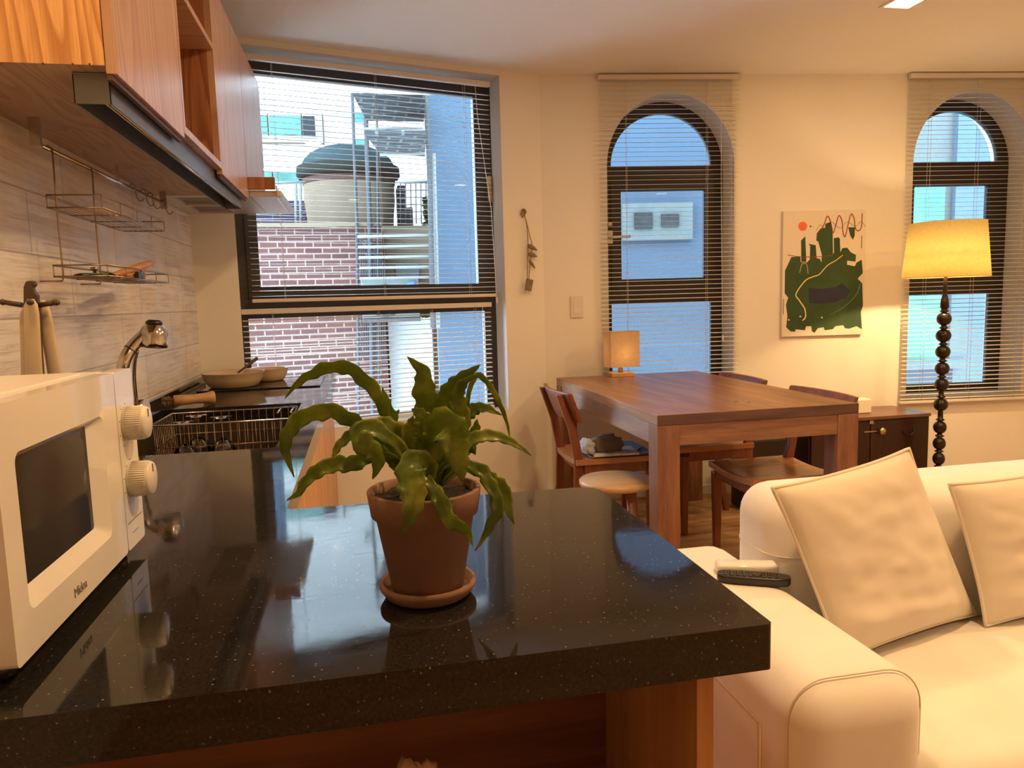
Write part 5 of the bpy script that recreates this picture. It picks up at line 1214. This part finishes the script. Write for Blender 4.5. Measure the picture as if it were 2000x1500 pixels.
for (xx, yy) in ((0.70, 1.04), (0.70, 1.68), (2.9, 1.04), (2.9, 1.62)): MB().lathe([(0.02, 0), (0.025, 0.058)], (xx, yy, 0.0005), 14).build('foot', M['ebony'], sf)

def cushion(label, TL, TR, BR, BL, thick, seed, group='cream cushions on the sofa'):
    t = thing('cushion', label, 'cushion', tuple((TL+TR+BR+BL)/4), group)
    nrm = (TR-TL).cross(BL-TL).normalized()
    if nrm.y > 0: nrm = -nrm
    def surf(sign):
        def f(u, v):
            uu, vv = 2*u-1, 2*v-1
            pin = 0.055
            su = uu*(1-pin*(1-abs(vv)**2.5)*0.9); sv = vv*(1-pin*(1-abs(uu)**2.5)*0.9)
            a, b = (su+1)/2, (sv+1)/2
            p = TL*(1-a)*(1-b)+TR*a*(1-b)+BR*a*b+BL*(1-a)*b
            h = max(0, (1-uu**4)*(1-vv**4))**0.55*(1-0.25*(uu*uu+vv*vv)/2)
            q = Vector((a*4.2+seed, b*7.5, seed))
            wr = 0.15*noise.noise(q)+0.08*noise.noise(q*2.1)+0.10*math.exp(-((b-0.78-0.10*a)/0.05)**2)-0.08*math.exp(-((b-0.70-0.10*a)/0.05)**2)
            edge = (1-abs(uu)**6)*(1-abs(vv)**6)
            return p+nrm*(sign*thick*(h*(0.80+wr*0.9*edge)))
        return f
    m = MB().grid(surf(1), 44, 44).grid(surf(-1), 44, 44)
    m.build('cover', M['cushion'], t)
    ring = []
    f = surf(0)
    for k in range(40): ring.append(f(k/40, 0))
    for k in range(40): ring.append(f(1, k/40))
    for k in range(40): ring.append(f(1-k/40, 1))
    for k in range(40): ring.append(f(0, 1-k/40))
    MB().tube(ring, 0.0042, 8, closed=True).build('piping', M['piping'], t)
BRc = at(1905, 1200, z=0.425); BLc = at(1640, 1292, z=0.425)
cushion('large cream cushion tilted in the corner of the sofa by the arm', at(1508, 953, y=1.375), at(1775, 876, y=1.435), BRc, BLc, 0.066, 1.7)
cushion('cream cushion at the right edge of the photo leaning on the backrest', at(1853, 946, y=1.40), at(2135, 905, y=1.44), at(2215, 1165, z=0.43), at(1925, 1222, z=0.42), 0.055, 6.1)

# remote and white box on the arm
rc = at(1473, 1122, z=0.585)
rm = thing('remote_control', 'black remote control lying on the sofa arm', 'remote control', tuple(rc))
a = at(1400, 1120, z=0.583); b_ = at(1545, 1130, z=0.583); a, b_ = a.copy(), b_.copy(); ax = (b_-a); L = ax.length; ax.normalize(); sd = Vector((-ax.y, ax.x, 0))
zt_ = 0.5685
def rp(u, v, w): return Vector((a.x, a.y, zt_))+ax*(u*L)+sd*v+Vector((0, 0, w))
o = []; 
for k in range(28):
    an = 2*math.pi*k/28; cx_, sx_ = math.cos(an), math.sin(an)
    o.append((0.5+0.5*math.copysign(abs(cx_)**0.55, cx_), 0.022*math.copysign(abs(sx_)**0.7, sx_)))
mb = MB(); n = len(o)
rings = [(0.90, 0.0), (1.0, 0.005), (1.0, 0.013), (0.95, 0.018)]
for (k, w) in rings:
    for (u, v) in o: mb.v.append(rp(0.5+(u-0.5)*(1-(1-k)*0.3), v*k, w))
for i in range(3):
    for j in range(n): mb.f.append((i*n+j, i*n+(j+1) % n, (i+1)*n+(j+1) % n, (i+1)*n+j)); mb.sm.append(True)
mb.f.append(tuple(range(n))[::-1]); mb.sm.append(False); mb.f.append(tuple(3*n+j for j in range(n))); mb.sm.append(False)
mb.build('body', M['black'], rm)
for i in range(9):
    for j in (-1, 0, 1):
        if i == 5: continue
        c_ = (0.12+i*0.085, j*0.0105)
        MB().lathe([(0.0042, 0), (0.0042, 0.0016), (0.0034, 0.0022), (0, 0.0022)], rp(c_[0], c_[1], 0.0178), 10).build('key', M['black_rubber'], rm)
MB().lathe([(0.010, 0), (0.010, 0.0015), (0.006, 0.0018), (0, 0.001)], rp(0.545, 0, 0.0178), 20).build('key', M['black_rubber'], rm)
q0, q1 = at(1402, 1110, z=0.590), at(1525, 1112, z=0.590)
ax2 = (q1-q0).normalized(); s2 = Vector((-ax2.y, ax2.x, 0)); q0 = q0+s2*0.012; q1 = q1+s2*0.012
zb_ = 0.5685
hexb = [Vector((q0.x, q0.y, zb_)), Vector((q1.x, q1.y, zb_)), Vector((q1.x, q1.y, zb_))+s2*0.045, Vector((q0.x, q0.y, zb_))+s2*0.045]
tag(MB().hexa(hexb, [v+Vector((0, 0, 0.024)) for v in hexb]).build('white_remote', M['white_plastic'], bevel=0.008, seg=4), 'white remote control behind the black one on the sofa arm', 'remote control')

# ------------------------------------------------------------------ ceiling downlights
def downlight(x, y, label, power, spread=180):
    t = thing('ceiling_light', label, 'light', (x, y, CEIL), 'square recessed ceiling lights')
    s = 0.062
    outline_mb(rect(x-s-0.014, y-s-0.014, x+s+0.014, y+s+0.014), [rect(x-s, y-s, x+s, y+s)], lambda u, v, w: Vector((u, v, w)), CEIL-0.006, CEIL-0.0005).build('frame', M['white_plastic'], t, bevel=0.001)
    MB().box((x-s, y-s, CEIL-0.003), (x+s, y+s, CEIL-0.001)).build('diffuser', emit('downlight_glow', (1, 0.80, 0.52), 7), t)
    l = bpy.data.lights.new('lamp', 'AREA'); l.shape = 'SQUARE'; l.size = 0.10; l.energy = power; l.color = WARM; l.spread = math.radians(spread)
    o = bpy.data.objects.new('lamp', l); COL.objects.link(o); o.parent = t; o.location = (0, 0, -0.010)
downlight(2.395, 2.955, 'square recessed ceiling light above the far side of the table', DOWNLIGHT_W*0.16)
downlight(3.00, 2.20, 'square recessed ceiling light between the table and the floor lamp', DOWNLIGHT_W*0.20)
downlight(3.00, 1.15, 'square recessed ceiling light over the sofa', DOWNLIGHT_W*0.46, 160)
downlight(0.95, 0.95, 'square recessed ceiling light over the gap between peninsula and sofa', DOWNLIGHT_W*0.50)
downlight(2.60, -0.40, 'square recessed ceiling light in front of the sofa', DOWNLIGHT_W*0.55, 120)
downlight(-0.45, 0.95, 'square recessed ceiling light above the microwave', DOWNLIGHT_W*0.13)
downlight(0.75, 2.20, 'added unseen ceiling light between the kitchen run and the table', DOWNLIGHT_W*0.28)  # unseen fill lamp, added to brighten the tiles, window wall and table
